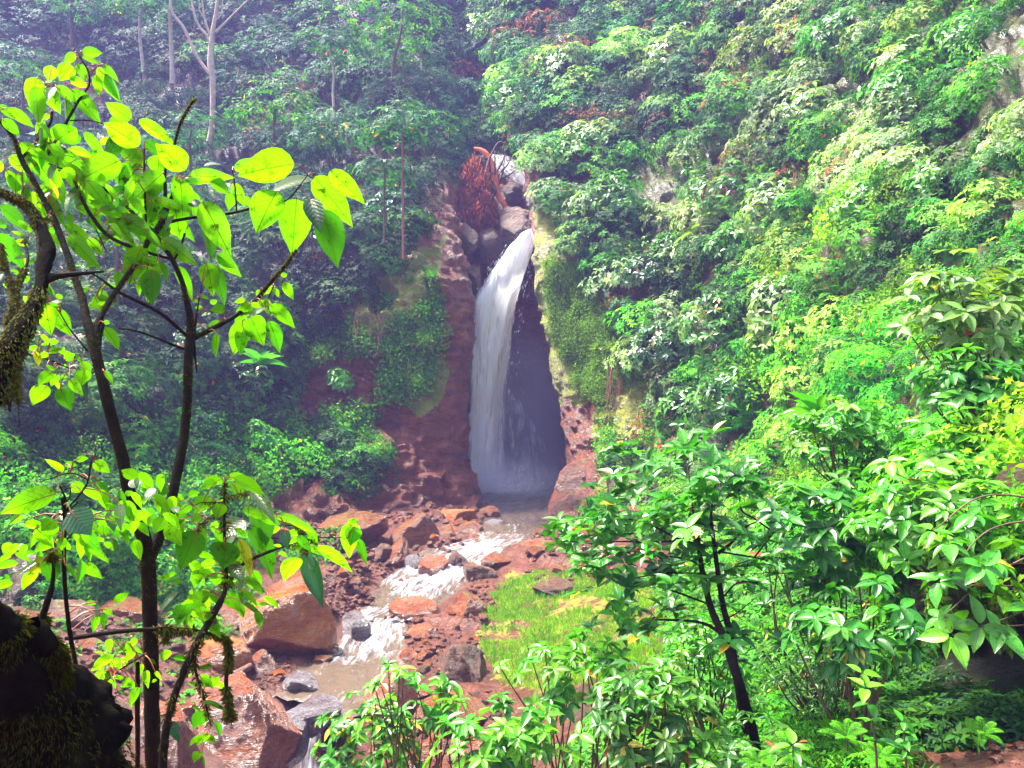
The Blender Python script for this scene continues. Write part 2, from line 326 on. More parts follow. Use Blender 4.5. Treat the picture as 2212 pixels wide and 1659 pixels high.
def sheet(name, cols, rows, nr, nc, amp, flip=False, capf=None):
    if rows[0] > 1500: cols = [([c[0][0]] + list(c[0]), [c[1][0] * (1.85 if 2000 < c[0][0] < 3000 else .86)] + list(c[1])) for c in cols]; damp = .22 + .78 * np.clip((np.arange(nc) - 2.2 * nc / (len(cols) - 1)) / (nc / (len(cols) - 1) * 1.2), 0, 1)[None]
    else: damp = np.ones((1, nc))
    C = np.array([[P(u, v, d) for u, v, d in zip(c[0], rows, c[1])] for c in cols])      # (cols, rows, 3)
    G = crm(C, nc).transpose(1, 0, 2); G = crm(G, nr)                                      # (nr, nc, 3)
    def nrm(G):
        n = nz(np.cross(np.gradient(G, axis=1), np.gradient(G, axis=0))); s = np.sign((n * -G).sum(-1, keepdims=True)); s[s == 0] = 1; return n * s
    N = nrm(G); q = G * [1, 1, 1]
    lo = fbm(q * .16, 3); mid = fbm(q * [.5, .5, .9], 4)
    ridg = 1 - np.abs(fbm(q * [.35, .35, 1.5] + 4, 4)) * 2
    G = G + N * (amp * (.9 * damp * lo + (.3 + .7 * damp) * (.62 * mid + .26 * ridg + .16 * fbm(q * [1.6, 1.6, 3.2] + 2, 3) + .55 * ((G[..., 2] * .42 + 1.3 * fbm(q * .3 + 6, 2)) % 1.0) ** 2 * (fbm(q * .25 + 12, 2) > -.1) - .35 * np.clip(.25 - np.abs(fbm(q * [.9, .9, .22] + 3, 3)), 0, 1) * 3)))[..., None]
    N = nrm(G); u, v = UV(G)
    cc = capf(u, v, G); o = mesh(name, G.reshape(-1, 3), gridf(nr, nc), M['cliff'], col=cc.reshape(-1, 3), smooth=True); o['kind'] = 'structure'
    return G, N
# zones of the picture-facing rock (polygons in picture units, used to choose which cover grows where)
ROCKL = [(1180,320),(1010,320),(940,400),(900,500),(850,560),(800,610),(740,660),(680,680),(625,710),(600,830),(610,880),(690,910),(740,960),(780,1010),(730,1060),(600,1000),(560,1080),(560,1200),(1100,1200),(1100,480)]
ROCKR = [(980,320),(1150,320),(1175,420),(1230,520),(1300,600),(1340,680),(1400,740),(1410,850),(1400,960),(1310,1000),(1330,1060),(1290,1150),(1150,1200),(1080,1100)]
def wob(u, v, G): q = G * .45; return u + 45 * fbm(q, 3), v + 45 * fbm(q + 31, 3)
def capL(u, v, G):
    u, v = wob(u, v, G)
    r = inpoly(u, v, ROCKL) ; m = np.where(r, .18, .5)
    m = np.where(inpoly(u, v, [(700,760),(840,540),(960,500),(950,700),(960,850),(900,900),(830,860),(820,700)]), .8, m); m = np.where(v > 990, -.1, m); m = np.where(u > 1000, -.4, m)
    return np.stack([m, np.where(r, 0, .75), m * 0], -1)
def capR(u, v, G):
    u, v = wob(u, v, G)
    r = inpoly(u, v, ROCKR); m = np.where(r, .95, .5); m = np.where((v > 880) & (u < 1300), .1, m); m = np.where(G[..., 1] > 50, -.5, m); m = np.where(v < 640, .85, m)
    m = np.where(G[..., 1] > 50.5, -.5, m)
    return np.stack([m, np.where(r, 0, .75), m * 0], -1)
def capB(u, v, G): return np.stack([u * 0 - .2, np.where(v < 330, .4, .0), u * 0], -1)
GL, NL = sheet('cliff_left', LEFT, RV, 330, 420, 1.25, capf=capL)
GR, NR = sheet('cliff_right', RIGHT, RV, 330, 420, .9, capf=capR)
GB, NB = sheet('hill_back', BACK, BACKR, 160, 160, 1.0, capf=capB)

# ---------------------------------------------------------------- waterfall
def ribbon(L, Rr, n=200, m=40, bulge=.5):
    L, Rr = crm(np.array([P(*q) for q in L]), n), crm(np.array([P(*q) for q in Rr]), n); t = np.linspace(0, 1, m)[None, :, None]
    G = L[:, None] * (1 - t) + Rr[:, None] * t; G[..., 1] -= bulge * np.sin(np.pi * t[..., 0])
    return G
g = NT('falling_water'); uvn = g.n('UVMap').outputs[0]; sp = g.n('SeparateXYZ', {0: uvn})
s1 = g.n('TexNoise', {'Vector': g.n('Mapping', {'Vector': uvn, 'Scale': (9, 5.5, 1)}).outputs[0], 'Scale': 1, 'Detail': 9, 'Roughness': .68, 'Distortion': .5}).outputs['Fac']
s2 = g.n('TexNoise', {'Vector': g.n('Mapping', {'Vector': uvn, 'Scale': (34, 5, 1)}).outputs[0], 'Scale': 1, 'Detail': 5, 'Roughness': .6}).outputs['Fac']
at = g.n('SeparateColor', {0: g.n('Attribute', attribute_name='col').outputs['Color']}).outputs[0]
al = g.math('MULTIPLY', g.math('SUBTRACT', g.math('ADD', at, g.math('MULTIPLY', g.math('SUBTRACT', g.math('ADD', g.math('MULTIPLY', s1, .7), g.math('MULTIPLY', s2, .3)), .5), 3.0)), .35), 1.8, True)
g.set(Base_Color=(.95, .95, 1.0), Roughness=.6); g.bump(s1, .6, .2)
tl = g.n('BsdfTranslucent', {'Color': (.9, .92, 1, 1)}); m1 = g.n('MixShader', {0: .45, 1: g.b.outputs[0], 2: tl.outputs[0]}); tp = g.n('BsdfTransparent')
m2 = g.n('MixShader', {0: al, 1: tp.outputs[0], 2: m1.outputs[0]}); g.t.links.new(m2.outputs[0], g.out.inputs[0]); M['fall'] = g.m
wf = empty('waterfall', P(1110, 1058, 51)); wf['kind'] = 'structure'
def fall_part(name, L, Rr, a0, a1, edge=.5, bulge=.6, n=220, m=44, sx=1.0):
    G = ribbon(L, Rr, n, m, bulge); s = np.linspace(0, 1, n)[:, None]; t = np.linspace(0, 1, m)[None]
    G = G + np.stack([fbm(G * [1.5, 1.5, .35], 3) * .12, fbm(G * [1.7, 1.7, .5] + 5, 3) * .35, G[..., 0] * 0], -1)
    al = a0 + (a1 - a0) * s - edge * np.abs(2 * t - 1) ** 2.2 - .25 * s * np.abs(2 * t - 1)
    uv = np.stack([t + 0 * s, s * 1.0 + 0 * t], -1).reshape(-1, 2) * [sx, 1]
    mesh(name, G.reshape(-1, 3), gridf(n, m), M['fall'], col=np.repeat(np.clip(al, 0, 1).reshape(-1, 1), 3, 1), uv=uv, smooth=True, parent=wf)
fall_part('main_fall', [(1128,503,52),(1090,545,51),(1052,600,50.4),(1022,660,50.2),(1012,760,50.2),(1010,860,50.4),(1006,960,50.6),(1006,1062,50.8)],
 [(1160,492,52),(1152,528,51.5),(1135,590,51.2),(1118,650,51.2),(1106,740,51.4),(1094,850,51.6),(1086,950,51.8),(1090,1062,52)], 1.9, 1.45, 1.15)
fall_part('inner_fall', [(1132,508,52.4),(1098,556,51.6),(1060,620,51.2),(1030,690,51),(1016,790,51),(1010,900,51),(1004,1062,51.2)],
 [(1156,500,52.4),(1146,550,52),(1128,610,51.8),(1110,690,52),(1102,790,52),(1096,920,52.4),(1110,1062,52.4)], 1.7, 1.3, 1.0, sx=1.7)
fall_part('spray_veil', [(1060,760,52.6),(1050,900,52.6),(1040,1062,52.6)], [(1120,760,53),(1190,900,53),(1235,1062,53)], .15, .62, .5, sx=1.4)
fall_part('upper_fall', [(1126,388,56.4),(1128,410,56),(1131,444,55.4)], [(1145,386,56.4),(1154,410,56.1),(1164,447,55.4)], .9, .8, .5, .2, 80, 24, .5)
fall_part('lip_water', [(1128,505,52.3),(1150,496,53),(1160,480,54)], [(1158,500,52.3),(1166,488,53),(1166,474,54)], 1.2, 1, .2, .2, 30, 16, .5)
fall_part('upper_cascade', [(1028,336,60.4),(1056,364,59),(1092,388,57.8),(1118,404,57.2)], [(1112,340,60.4),(1132,356,59.4),(1152,376,58.2),(1166,396,57.4)], .8, .85, .45, .5, 80, 40, 2)
# ---------------------------------------------------------------- boulders
def ico(sub):
    import bmesh
    bm = bmesh.new(); bmesh.ops.create_icosphere(bm, subdivisions=sub, radius=1); bm.verts.ensure_lookup_table()
    V = np.array([v.co[:] for v in bm.verts]); Fc = np.array([[v.index for v in f.verts] for f in bm.faces]); bm.free(); return V, Fc
ICO = {k: ico(k) for k in (1, 2, 4, 5, 6)}
def rock_shape(seed, sub=5, cuts=11, depth=.34, rough=.05):
    r = np.random.default_rng(seed); V, Fc = ICO[sub]; V = V.copy()
    for k in range(cuts):
        n = nz(r.normal(size=3)); h = 1 - depth * r.uniform(.45, 1.3); s = V @ n
        V = V - n * (np.maximum(s - h, 0) * .96)[:, None]
    q = V * 1.3 + seed * 3.7
    N = nz(V); V = V + N * (rough * 2.2 * fbm(q * 1.1, 3) + rough * (1 - 2 * np.abs(fbm(q * 3, 4))) * .6 + rough * .35 * fbm(q * 11, 3))[:, None]
    return V, Fc
def boulder(u0, v0, u1, v1, d, mat, label, seed, tilt=0, sub=5, cuts=11, depth=.34, ydep=.8, name='boulder', cat='boulder', sink=.18, group=None):
    V, Fc = rock_shape(seed, sub, cuts, depth, .05)
    mn, mx = V.min(0), V.max(0); V = (V - (mn + mx) / 2) / (mx - mn)             # unit box
    wd, ht = (u1 - u0) / F * d, (v1 - v0) / F * d; ht *= 1 + sink
    if tilt: c, s = math.cos(tilt), math.sin(tilt); V = V @ np.array([[c, 0, s], [0, 1, 0], [-s, 0, c]]); V = V / (V.max(0) - V.min(0))
    V = V * [wd, wd * ydep if ht < wd * 1.3 else ht * ydep, ht]
    c = P((u0 + u1) / 2, (v0 + v1) / 2, d) - [0, 0, ht * sink / 2]
    base = c - [0, 0, ht / 2]
    return tagobj(mesh(name, V + c, Fc, M[mat], smooth=True, loc=base), label, cat, group)
B = [
 (528,1270,734,1420,25.2,'orange','huge wet orange boulder left of the lower rapids, its lower half darker brown',3,.35),
 (412,1448,642,1690,19.4,'pinkrock','huge pink and orange boulder at the bottom beside the last small drop',16,.15),
 (575,1238,705,1330,27.6,'pinkrock','pink slab boulder just behind the huge orange boulder',5,.1),
 (440,1300,548,1402,26,'brown','brown mossy boulder touching the huge orange boulder on its left side',6,0),
 (425,1378,545,1470,23.2,'orange','flat orange rock between the two huge boulders, behind the fallen log',8,0),
 (536,1408,592,1462,23.4,'brown','small brown rock at the foot of the huge orange boulder',9,.4),
 (906,1197,974,1264,33.4,'pinkrock','pale pink angular rock standing in the middle of the white rapids',12,.3),
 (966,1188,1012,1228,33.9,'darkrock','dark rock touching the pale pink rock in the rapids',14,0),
 (870,1196,914,1232,33.9,'grey','dark grey wet rock left of the pale pink rock in the rapids',15,0),
 (838,1286,952,1360,28.4,'pinkrock','pinkish brown flat topped boulder in mid stream below the rapids',17,-.25),
 (736,1322,802,1376,27,'grey','blue grey rock splitting the small lower drop',19,.3),
 (955,1280,1055,1372,28,'brown','rough brown boulder at the edge of the mossy mound',21,0),
 (876,1346,962,1394,26.9,'pinkrock','low flat pinkish rock between stream and mossy bank',22,0),
 (892,1394,938,1418,25.7,'brown','small flat brown rock at the water edge above the round one',24,0),
 (860,1398,908,1442,24.8,'pinkrock','small round pinkish rock at the water edge',25,0),
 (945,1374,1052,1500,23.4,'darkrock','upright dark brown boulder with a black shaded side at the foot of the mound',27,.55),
 (1070,1163,1262,1240,35,'pinkrock','long flat pink rock slab right of the head of the rapids',29,.05),
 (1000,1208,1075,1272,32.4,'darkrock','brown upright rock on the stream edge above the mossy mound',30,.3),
 (1035,1192,1110,1235,33.2,'brown','mossy brown rock behind the upright rock at the stream edge',31,0),
 (838,1108,948,1194,36.6,'brown','large round brown boulder on the far side of the rapids',33,0),
 (838,1164,888,1232,34.4,'brown','pointed brown rock leaning below the large round brown boulder',34,.6),
 (808,1172,850,1222,34.4,'darkrock','small dark brown rock wedged left of the pointed rock',35,0),
 (928,1130,988,1178,37.6,'brown','squarish brown rock between two larger rocks over the head of the rapids',36,0),
 (978,1124,1048,1172,38.2,'brown','rounded brown rock at the very head of the rapids',37,0),
 (950,1098,1035,1132,40,'orange','orange flat stones below the cliff near the pool',38,0),
 (1044,1120,1094,1150,40,'grey','grey rock standing in the calm pool outlet',39,0),
 (1030,1092,1082,1122,42,'brown','small brown rock under the cliff corner by the pool',40,0),
 (692,1106,838,1186,36,'brown','wide brown boulder with mossy top on the gravel bank',41,.1),
 (1184,1056,1262,1142,41.5,'cliffb','rounded red rock at the foot of the mossy cliff right of the pool',43,0),
 (1196,990,1318,1085,43.4,'cliffb','overhanging red ledge at the foot of the mossy cliff',44,.1),
 (1205,1096,1300,1160,39,'pinkrock','pink rock with grass on top right of the pool outlet',45,0),
 (1290,1175,1400,1255,32,'brown','brown boulder half hidden behind the small leaning tree',46,0),
 (1330,1090,1400,1150,36,'brown','brown boulder under the mossy cliff behind the small tree crown',47,0),
 (1150,1248,1246,1288,29.6,'darkrock','dark slanting rock on top of the mossy mound',48,.2),
 (1176,1214,1230,1250,31.4,'brown','small brown rock above the dark slanting rock on the mound',49,.4),
 (1000,1262,1072,1300,31,'brown','flat mossy rock capping the stream edge left of the mound',50,-.2),
 (606,1446,694,1506,22.6,'grey','flat grey brown rock lying in the brown pool',51,.3),
 (676,1414,718,1444,24.6,'brown','small brown rock poking out of the brown pool',52,0),
 (622,1500,745,1570,20.9,'grey','purple grey wet rock at the top of the last drop',53,.1),
 (590,1540,665,1640,20.3,'grey','grey rock between the huge pink boulder and the last drop',54,0),
 (778,1436,905,1545,20.8,'pinkrock','pale pink boulder behind the bush at the end of the brown pool',55,.2),
 (880,1490,1060,1590,20,'brown','low red brown rock below the upright dark boulder',56,0),
 (970,1590,1062,1645,15.5,'pinkrock','pink rock seen through the bushes at the bottom',57,0),
 (880,1600,960,1680,15.8,'brown','red brown rock hidden in bushes beside the last drop',58,0),
 (-30,1480,130,1700,13,'pinkrock','pink rock behind the black stump in the bottom corner',59,0),
 (215,1505,425,1720,16.4,'pinkrock','pink orange rock behind the twin tree trunk',60,.1),
 (150,1372,262,1450,20.6,'brown','dull red rock on the bank behind the moss covered twig',61,0),
 (200,1290,345,1345,24,'brown','low red brown rock on the bank left of the tree trunk',62,0),
 (455,1372,520,1420,24.4,'brown','brown rock hidden behind leaves left of the flat orange rock',63,0),
 (60,1300,200,1370,22,'darkrock','dark red rock on the bank at the picture edge',64,0),
 (1072,436,1166,525,53.4,'wedge','big angular boulder wedged above the lip of the waterfall',70,.5),
 (1026,488,1096,562,53.6,'wedge','brown boulder wedged left of the waterfall lip',71,-.4),
 (986,478,1034,545,52.4,'wedge','narrow dark boulder jammed against the left cliff edge by the waterfall',72,.2),
 (1082,392,1128,440,57,'wedge','rounded boulder beside the thin upper cascade',73,0),
 (1010,560,1040,640,51.5,'wedge','small pale rock jammed in the shaded slot left of the waterfall',74,.3),
 (1060,408,1100,470,56,'wedge','dark boulder under the dead red branches',75,.2),
]
M['cliffb'] = rock_mat('red_ledge_rock', [(.25, (.09, .025, .014)), (.42, (.24, .07, .03)), (.55, (.36, .12, .06)), (.7, (.42, .17, .09)), (.85, (.22, .08, .05))], .4, moss=True, sc=1.1)
M['wedge'] = rock_mat('brown_wedged_rock', [(.25, (.07, .035, .02)), (.45, (.17, .09, .045)), (.6, (.27, .13, .08)), (.8, (.2, .1, .09))], .5, moss=True, sc=.8)
for b in B: boulder(*b[:8], tilt=b[8], sub=6 if (b[2] - b[0]) > 150 else 5, depth=.36, cuts=13)

# loose stones: a gravel mass
def stones():
    r = np.random.default_rng(3); V0, F0 = ICO[2]; Vs, Fs, Cs, off = [], [], [], 0
    pts = []
    areas = [([(640,1240),(760,1250),(810,1300),(740,1340),(690,1320)],420,.05,.22),([(560,1420),(640,1425),(620,1470),(560,1500)],260,.03,.1),([(800,1090),(1080,1085),(1080,1130),(840,1130),(720,1190)],420,.06,.28),
      ([(700,1200),(840,1170),(830,1240),(740,1280)],260,.06,.28),([(600,1120),(800,1130),(760,1200),(600,1240)],260,.06,.3),([(860,1330),(1000,1340),(980,1440),(900,1470)],150,.04,.18),([(430,1450),(560,1460),(470,1520)],60,.04,.15),
      ([(1010,1250),(1080,1260),(1040,1420),(1000,1400)],90,.05,.2),([(100,1300),(420,1300),(400,1640),(0,1659),(0,1400)],500,.05,.25),([(880,1480),(1100,1500),(1100,1640),(850,1640)],160,.05,.25),([(640,1370),(740,1390),(740,1440),(650,1480)],50,.05,.18),
      ([(1120,1150),(1330,1160),(1400,1260),(1150,1260)],160,.06,.3),([(1700,1560),(2212,1560),(2212,1659),(1700,1659)],160,.02,.09),([(960,1150),(1010,1170),(900,1210),(850,1230)],40,.1,.25)]
    gp = p3[(p3[:, 1] > 6)]; gu, gv = UV(gp)
    for poly, n, a, b in areas:
        idx = np.where(inpoly(gu, gv, poly))[0]
        if len(idx) == 0: continue
        n = int(n * 1.9); q = gp[r.choice(idx, n)] + np.c_[r.uniform(-.12, .12, (n, 2)), np.zeros(n)]
        s = a * .6 + (b - a) * r.random(n) ** 3.2
        for c, sz in zip(q, s):
            V = V0 * r.uniform(.55, 1.2, 3) * [1, 1, .6]; k = nz(r.normal(size=(4, 3)))
            for nn in k: V = V - nn * np.maximum(V @ nn - .38, 0)[:, None]
            Vs.append(V * sz + c + [0, 0, sz * .25]); Fs.append(F0 + off); off += len(V0); Cs.append(np.repeat(r.random((1, 3)), len(V0), 0))
    o = mesh('gravel', np.concatenate(Vs), np.concatenate(Fs), M['ground'], col=np.concatenate(Cs) * [0, 0, 1]); o['kind'] = 'stuff'
    tagobj(o, 'loose red and brown stones scattered along the stream banks', 'gravel')
stones()
# bank rocks: copies of a few shapes, one object each
def bank_rocks():
    r = np.random.default_rng(19); protos = []
    for i in range(8):
        V, Fc = rock_shape(200 + i, 4, 12, .42, .05); V = V * r.uniform(.75, 1.1, 3) * [1, .85, .72]
        o = mesh('bank_rock', V, Fc, M[['brown', 'pinkrock', 'orange', 'darkrock', 'brown', 'pinkrock', 'brown', 'orange'][i]], smooth=True, loc=(0, 0, 0)); protos.append(o)
    zones = [([(560,1180),(780,1160),(800,1240),(740,1330),(640,1260),(560,1240)],30,.14,.42,'red brown rock among the packed rocks left of the rapids'),([(820,1095),(1090,1090),(1080,1135),(900,1150),(830,1130)],26,.12,.36,'small rock in the rubble below the cliff left of the pool'),
      ([(860,1310),(1000,1300),(1040,1400),(960,1470),(890,1440)],22,.12,.36,'small rock on the right bank between stream and mossy mound'),([(1070,1150),(1330,1160),(1330,1240),(1150,1250)],16,.15,.4,'rock strewn above the mossy mound by the pool outlet'),
      ([(380,1400),(640,1400),(640,1470),(430,1460)],18,.1,.3,'small rock at the foot of the two huge boulders'),([(60,1280),(420,1250),(420,1640),(60,1640)],44,.12,.42,'rock on the left bank seen between the dark stems'),([(860,1490),(1080,1500),(1080,1640),(860,1640)],18,.12,.32,'red rock under the bushes beside the last drop'),
      ([(830,1190),(1080,1180),(1000,1260),(850,1300)],12,.12,.26,'wet rock poking out of the white rapids'),([(740,1300),(860,1300),(850,1400),(740,1400)],7,.1,.24,'wet stone in the lower drop of the stream')]
    gp = p3[p3[:, 1] > 6]; gu, gv = UV(gp); first = set()
    for poly, n, a, b, lab in zones:
        idx = np.where(inpoly(gu, gv, poly))[0]
        for q in gp[r.choice(idx, n)]:
            k = int(r.integers(8)); o = protos[k]
            if k in first: o = o.copy(); COL.objects.link(o)
            first.add(k); s = a + (b - a) * r.random() ** 1.6; wz = q[2]
            if 'rapids' in lab[-12:] or 'stream' in lab[-6:]: wz = q[2] + .45
            o.location = (q[0], q[1], wz + s * .25); o.scale = (s, s, s); o.rotation_euler = (r.uniform(-.3, .3), r.uniform(-.3, .3), r.uniform(0, 6.28)); tagobj(o, lab, 'rock', lab.split(' ', 2)[2] if 0 else 'loose rocks: ' + lab)
bank_rocks()
# ---------------------------------------------------------------- leaf builder
def _tmpl(kind):
    if kind == 'lo':
        return (np.array([(0,0,0),(.42,.5,.05),(1,0,-.14),(.42,-.5,.05),(.5,0,-.03)]), np.array([(0,1,4),(1,2,4),(2,3,4),(3,0,4)]))
    if kind == 'mid':
        v = [(0,0,0),(.22,.36,.05),(.22,0,0),(.22,-.36,.05),(.58,.46,.02),(.58,0,-.05),(.58,-.46,.02),(1,0,-.2)]
        return np.array(v), np.array([(0,1,2),(0,2,3),(1,4,5),(1,5,2),(2,5,6),(2,6,3),(4,7,5),(5,7,6)])
    xs = [0,.06,.18,.34,.52,.68,.82,.92,1]; ws = [.0,.24,.43,.5,.47,.36,.19,.07,0]; v = []; f = []
    for x, w_ in zip(xs, ws):
        z = -.16 * x * x
        for t in (-1, -.5, 0, .5, 1): v.append((x, w_ * t, z + .09 * abs(t) * w_ * 2 + .012 * math.sin(x * 40) * abs(t)))
    for i in range(8):
        for j in range(4): a = i * 5 + j; f.append((a, a + 5, a + 6, a + 1))
    return np.array(v), np.array(f)
TM = {k: _tmpl(k) for k in ('lo', 'mid', 'hi')}
class Leaves:
    def __init__(s): s.a = []
    def add(s, P_, D, N, L, W, C):
        n = len(P_); s.a.append((P_, nz(D), N, np.broadcast_to(L, n), np.broadcast_to(W, n), np.broadcast_to(C, (n, 3))))
    def cat(s): return [np.concatenate([x[i] for x in s.a]) for i in range(6)]
    def count(s): return sum(len(x[0]) for x in s.a)
def leaf_obj(name, LV, mat, kind='lo', parent=None, loc=None, curl=1.0):
    P_, D, N, L, W, C = LV.cat() if isinstance(LV, Leaves) else LV
    N = nz(N - D * (N * D).sum(-1, keepdims=True)); S = np.cross(N, D); t, f = TM[kind]; k = len(t); n = len(P_)
    V = P_[:, None] + L[:, None, None] * (t[None, :, 0, None] * D[:, None] + curl * t[None, :, 2, None] * N[:, None]) + (W[:, None, None] * t[None, :, 1, None]) * S[:, None]
    Fc = (f[None] + (np.arange(n) * k)[:, None, None]).reshape(-1, f.shape[1])
    uv = np.tile(np.stack([t[:, 0], t[:, 1] + .5], -1), (n, 1)) if kind == 'hi' else None
    return mesh(name, V.reshape(-1, 3), Fc, mat, col=np.clip(np.repeat(C, k, 0), .002, .62), uv=uv, smooth=(kind == 'hi'), parent=parent, loc=loc)
def tubes(name, lines, mat, parent=None, ns=8, rough=0.0, seed=0, loc=None, step=None, cap=False):
    """lines: list of (points (k,3), radii (k,)); all in one mesh (the limbs of one plant)."""
    Vs, Fs, off = [], [], 0
    for li, (pt, rd) in enumerate(lines):
        pt = np.asarray(pt, float); rd = np.asarray(rd, float)
        ln = np.linalg.norm(np.diff(pt, axis=0), axis=1).sum(); n = max(len(pt) * 2, int(ln / (step or max(rd.mean() * 2.2, 1e-3))), 4); n = min(n, 160)
        C = crm(np.c_[pt, rd], n); p, r = C[:, :3], np.maximum(C[:, 3], 1e-4)
        tg_ = nz(np.gradient(p, axis=0)); a = np.array([0.31, .9, .3]) if abs(tg_[0][1]) < .8 else np.array([1., 0, .1])
        e1 = nz(np.cross(tg_, a)); e2 = np.cross(tg_, e1); th = np.linspace(0, 2 * np.pi, ns, endpoint=False)
        rr = r[:, None] * np.ones(ns)[None]
        ring = p[:, None] + rr[..., None] * (np.cos(th)[None, :, None] * e1[:, None] + np.sin(th)[None, :, None] * e2[:, None])
        if rough:
            q = ring / max(r.mean(), 1e-3) * .55 + seed; rr = rr * (1 + rough * fbm(q, 4) + rough * .7 * np.abs(fbm(q * 3.1, 2)) + rough * .5 * (.4 - np.abs(fbm(q * 7, 3))))
            ring = p[:, None] + rr[..., None] * (np.cos(th)[None, :, None] * e1[:, None] + np.sin(th)[None, :, None] * e2[:, None])
        i = np.arange(n - 1)[:, None] * ns + np.arange(ns)[None]; j = np.arange(n - 1)[:, None] * ns + (np.arange(ns)[None] + 1) % ns
        Vs.append(ring.reshape(-1, 3)); Fs.append(np.stack([i, j, j + ns, i + ns], -1).reshape(-1, 4) + off); off += n * ns
    return mesh(name, np.concatenate(Vs), np.concatenate(Fs), mat, smooth=True, parent=parent, loc=loc)

PAL = {  # base colours: mean, spread; blue carries painted distance haze
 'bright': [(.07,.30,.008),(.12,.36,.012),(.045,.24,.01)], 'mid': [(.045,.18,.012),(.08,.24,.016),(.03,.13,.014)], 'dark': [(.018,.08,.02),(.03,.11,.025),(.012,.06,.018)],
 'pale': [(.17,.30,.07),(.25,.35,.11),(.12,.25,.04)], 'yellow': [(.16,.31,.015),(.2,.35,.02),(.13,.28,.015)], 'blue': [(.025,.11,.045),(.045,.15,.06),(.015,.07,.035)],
 'rust': [(.3,.09,.04),(.24,.06,.03),(.2,.1,.05)], 'glossy': [(.04,.23,.014),(.075,.3,.02),(.025,.16,.012)], 'dead': [(.5,.13,.09),(.42,.09,.06),(.3,.07,.04)]}
def pal(name, n, r, odd=.012):
    p = np.array(PAL[name]); c = p[r.integers(0, len(p), n)] * r.uniform(.72, 1.3, (n, 1)) * r.uniform(.9, 1.1, (n, 3))
    m = r.random(n) < odd; c[m] = np.array([(.6, .38, .02), (.5, .1, .03), (.55, .45, .05)])[r.integers(0, 3, m.sum())]
    return c
def whorls(LV, cp, ax, nl, L, wr, palette, r, spread=(55, 85), droop=.35, odd=.012, tint=None):
    """a rosette of nl leaves on each point cp (K,3) around axis ax (K,3)"""
    K = len(cp); ax = nz(ax); a = np.where(np.abs(ax[:, 2:3]) < .9, [[0, 0, 1.]], [[1., 0, 0]]); e1 = nz(np.cross(ax, a)); e2 = np.cross(ax, e1)
    th = (r.random((K, 1)) * 6.283 + np.arange(nl)[None] * 6.283 / nl + r.uniform(-.35, .35, (K, nl)))[..., None]
    el = np.radians(r.uniform(*spread, (K, nl)))[..., None]
    rad = np.cos(th) * e1[:, None] + np.sin(th) * e2[:, None]
    D = np.cos(el) * ax[:, None] + np.sin(el) * rad; D[..., 2] -= droop * r.uniform(.3, 1.3, (K, nl)); D = nz(D)
    N = ax[:, None] * np.sin(el) - rad * np.cos(el) + r.normal(0, .22, (K, nl, 3)); N[..., 2] += .35
    ll = L * r.uniform(.6, 1.15, (K, nl)); c = pal(palette, K, r, 0)[:, None] * r.uniform(.85, 1.15, (K, nl, 1))
    c = c.reshape(-1, 3); o = pal(palette, K * nl, r, 1.0); m = r.random(K * nl) < odd; c[m] = o[m]
    if tint is not None: c = c * tint
    p0 = cp[:, None] + D * .08 * ll[..., None]
    LV.add(p0.reshape(-1, 3), D.reshape(-1, 3), N.reshape(-1, 3), ll.ravel(), (ll * wr).ravel(), c)
def dome(K, r, flat=.75, low=-.15, lump=.25, seed=0):
    d = nz(r.normal(size=(K * 3, 3))); d = d[d[:, 2] > low][:K]
    rad = (.62 + .38 * r.random(len(d)) ** .5) * (1 + lump * fbm(d * 1.7 + seed * 5.1, 3) * 1.6)
    return d * rad[:, None] * [1, 1, flat], nz(d + [0, 0, .55])
def rotup(v, up, yaw):
    """turn template vectors v (n,3) so that +Z goes to up"""
    up = nz(np.asarray(up, float)); a = np.array([0, -1., .0]) if abs(up[1]) < .9 else np.array([1., 0, 0]); x = nz(np.cross(a, up)); y = np.cross(up, x)
    c, s = math.cos(yaw), math.sin(yaw); X, Y = x * c + y * s, -x * s + y * c
    return v[:, :1] * X + v[:, 1:2] * Y + v[:, 2:] * up

# plant templates (unit radius) as leaf arrays
def t_shrub(seed, K, nl, L, wr, palette, **k):
    r = np.random.default_rng(seed); LV = Leaves(); c, a = dome(K, r, k.pop('flat', .8), k.pop('low', -.15), k.pop('lump', .3), seed); whorls(LV, c, a, nl, L, wr, palette, r, **k); return LV.cat()
def t_fine(seed, n, L, palette, flat=.9):
    r = np.random.default_rng(seed); LV = Leaves(); c, a = dome(n, r, flat, -.3, .4, seed); D = nz(r.normal(size=(len(c), 3)) + [0, 0, -.5] + a * .4); LV.add(c, D, a + r.normal(0, .5, c.shape), L * r.uniform(.6, 1.2, len(c)), L * .55, pal(palette, len(c), r)); return LV.cat()
def t_palm(seed, nf, L, palette, pin=30, wr=.035):
    """fern: nf arching fronds each with pinnae"""
    r = np.random.default_rng(seed); LV = Leaves()
    for i in range(nf):
        th = i * 6.283 / nf + r.uniform(-.3, .3); el = r.uniform(.5, 1.1); t = np.linspace(.08, 1, pin)[:, None]
        h = np.array([math.cos(th), math.sin(th), 0]); pt = h * (t * math.cos(el) * 1.1) + np.array([0, 0, 1.]) * (t * math.sin(el) * 1.15 - .6 * t * t); tg_ = nz(np.gradient(pt, axis=0)); s = nz(np.cross(tg_, [0, 0, 1.])); n = np.cross(s, tg_)
        ll = L * np.sin(np.pi * np.clip(t[:, 0] * .93 + .07, 0, 1)) ** .7 * .17 + .01
        for sg in (1, -1): LV.add(pt, s * sg + tg_ * .35, n, ll, L * wr * .5 + ll * 0, pal(palette, pin, r, 0) * [1, 1, 1])
        LV.add(pt, tg_, n, ll * 0 + 1.2 / pin, ll * 0 + .02, pal(palette, pin, r, 0))
    return LV.cat()
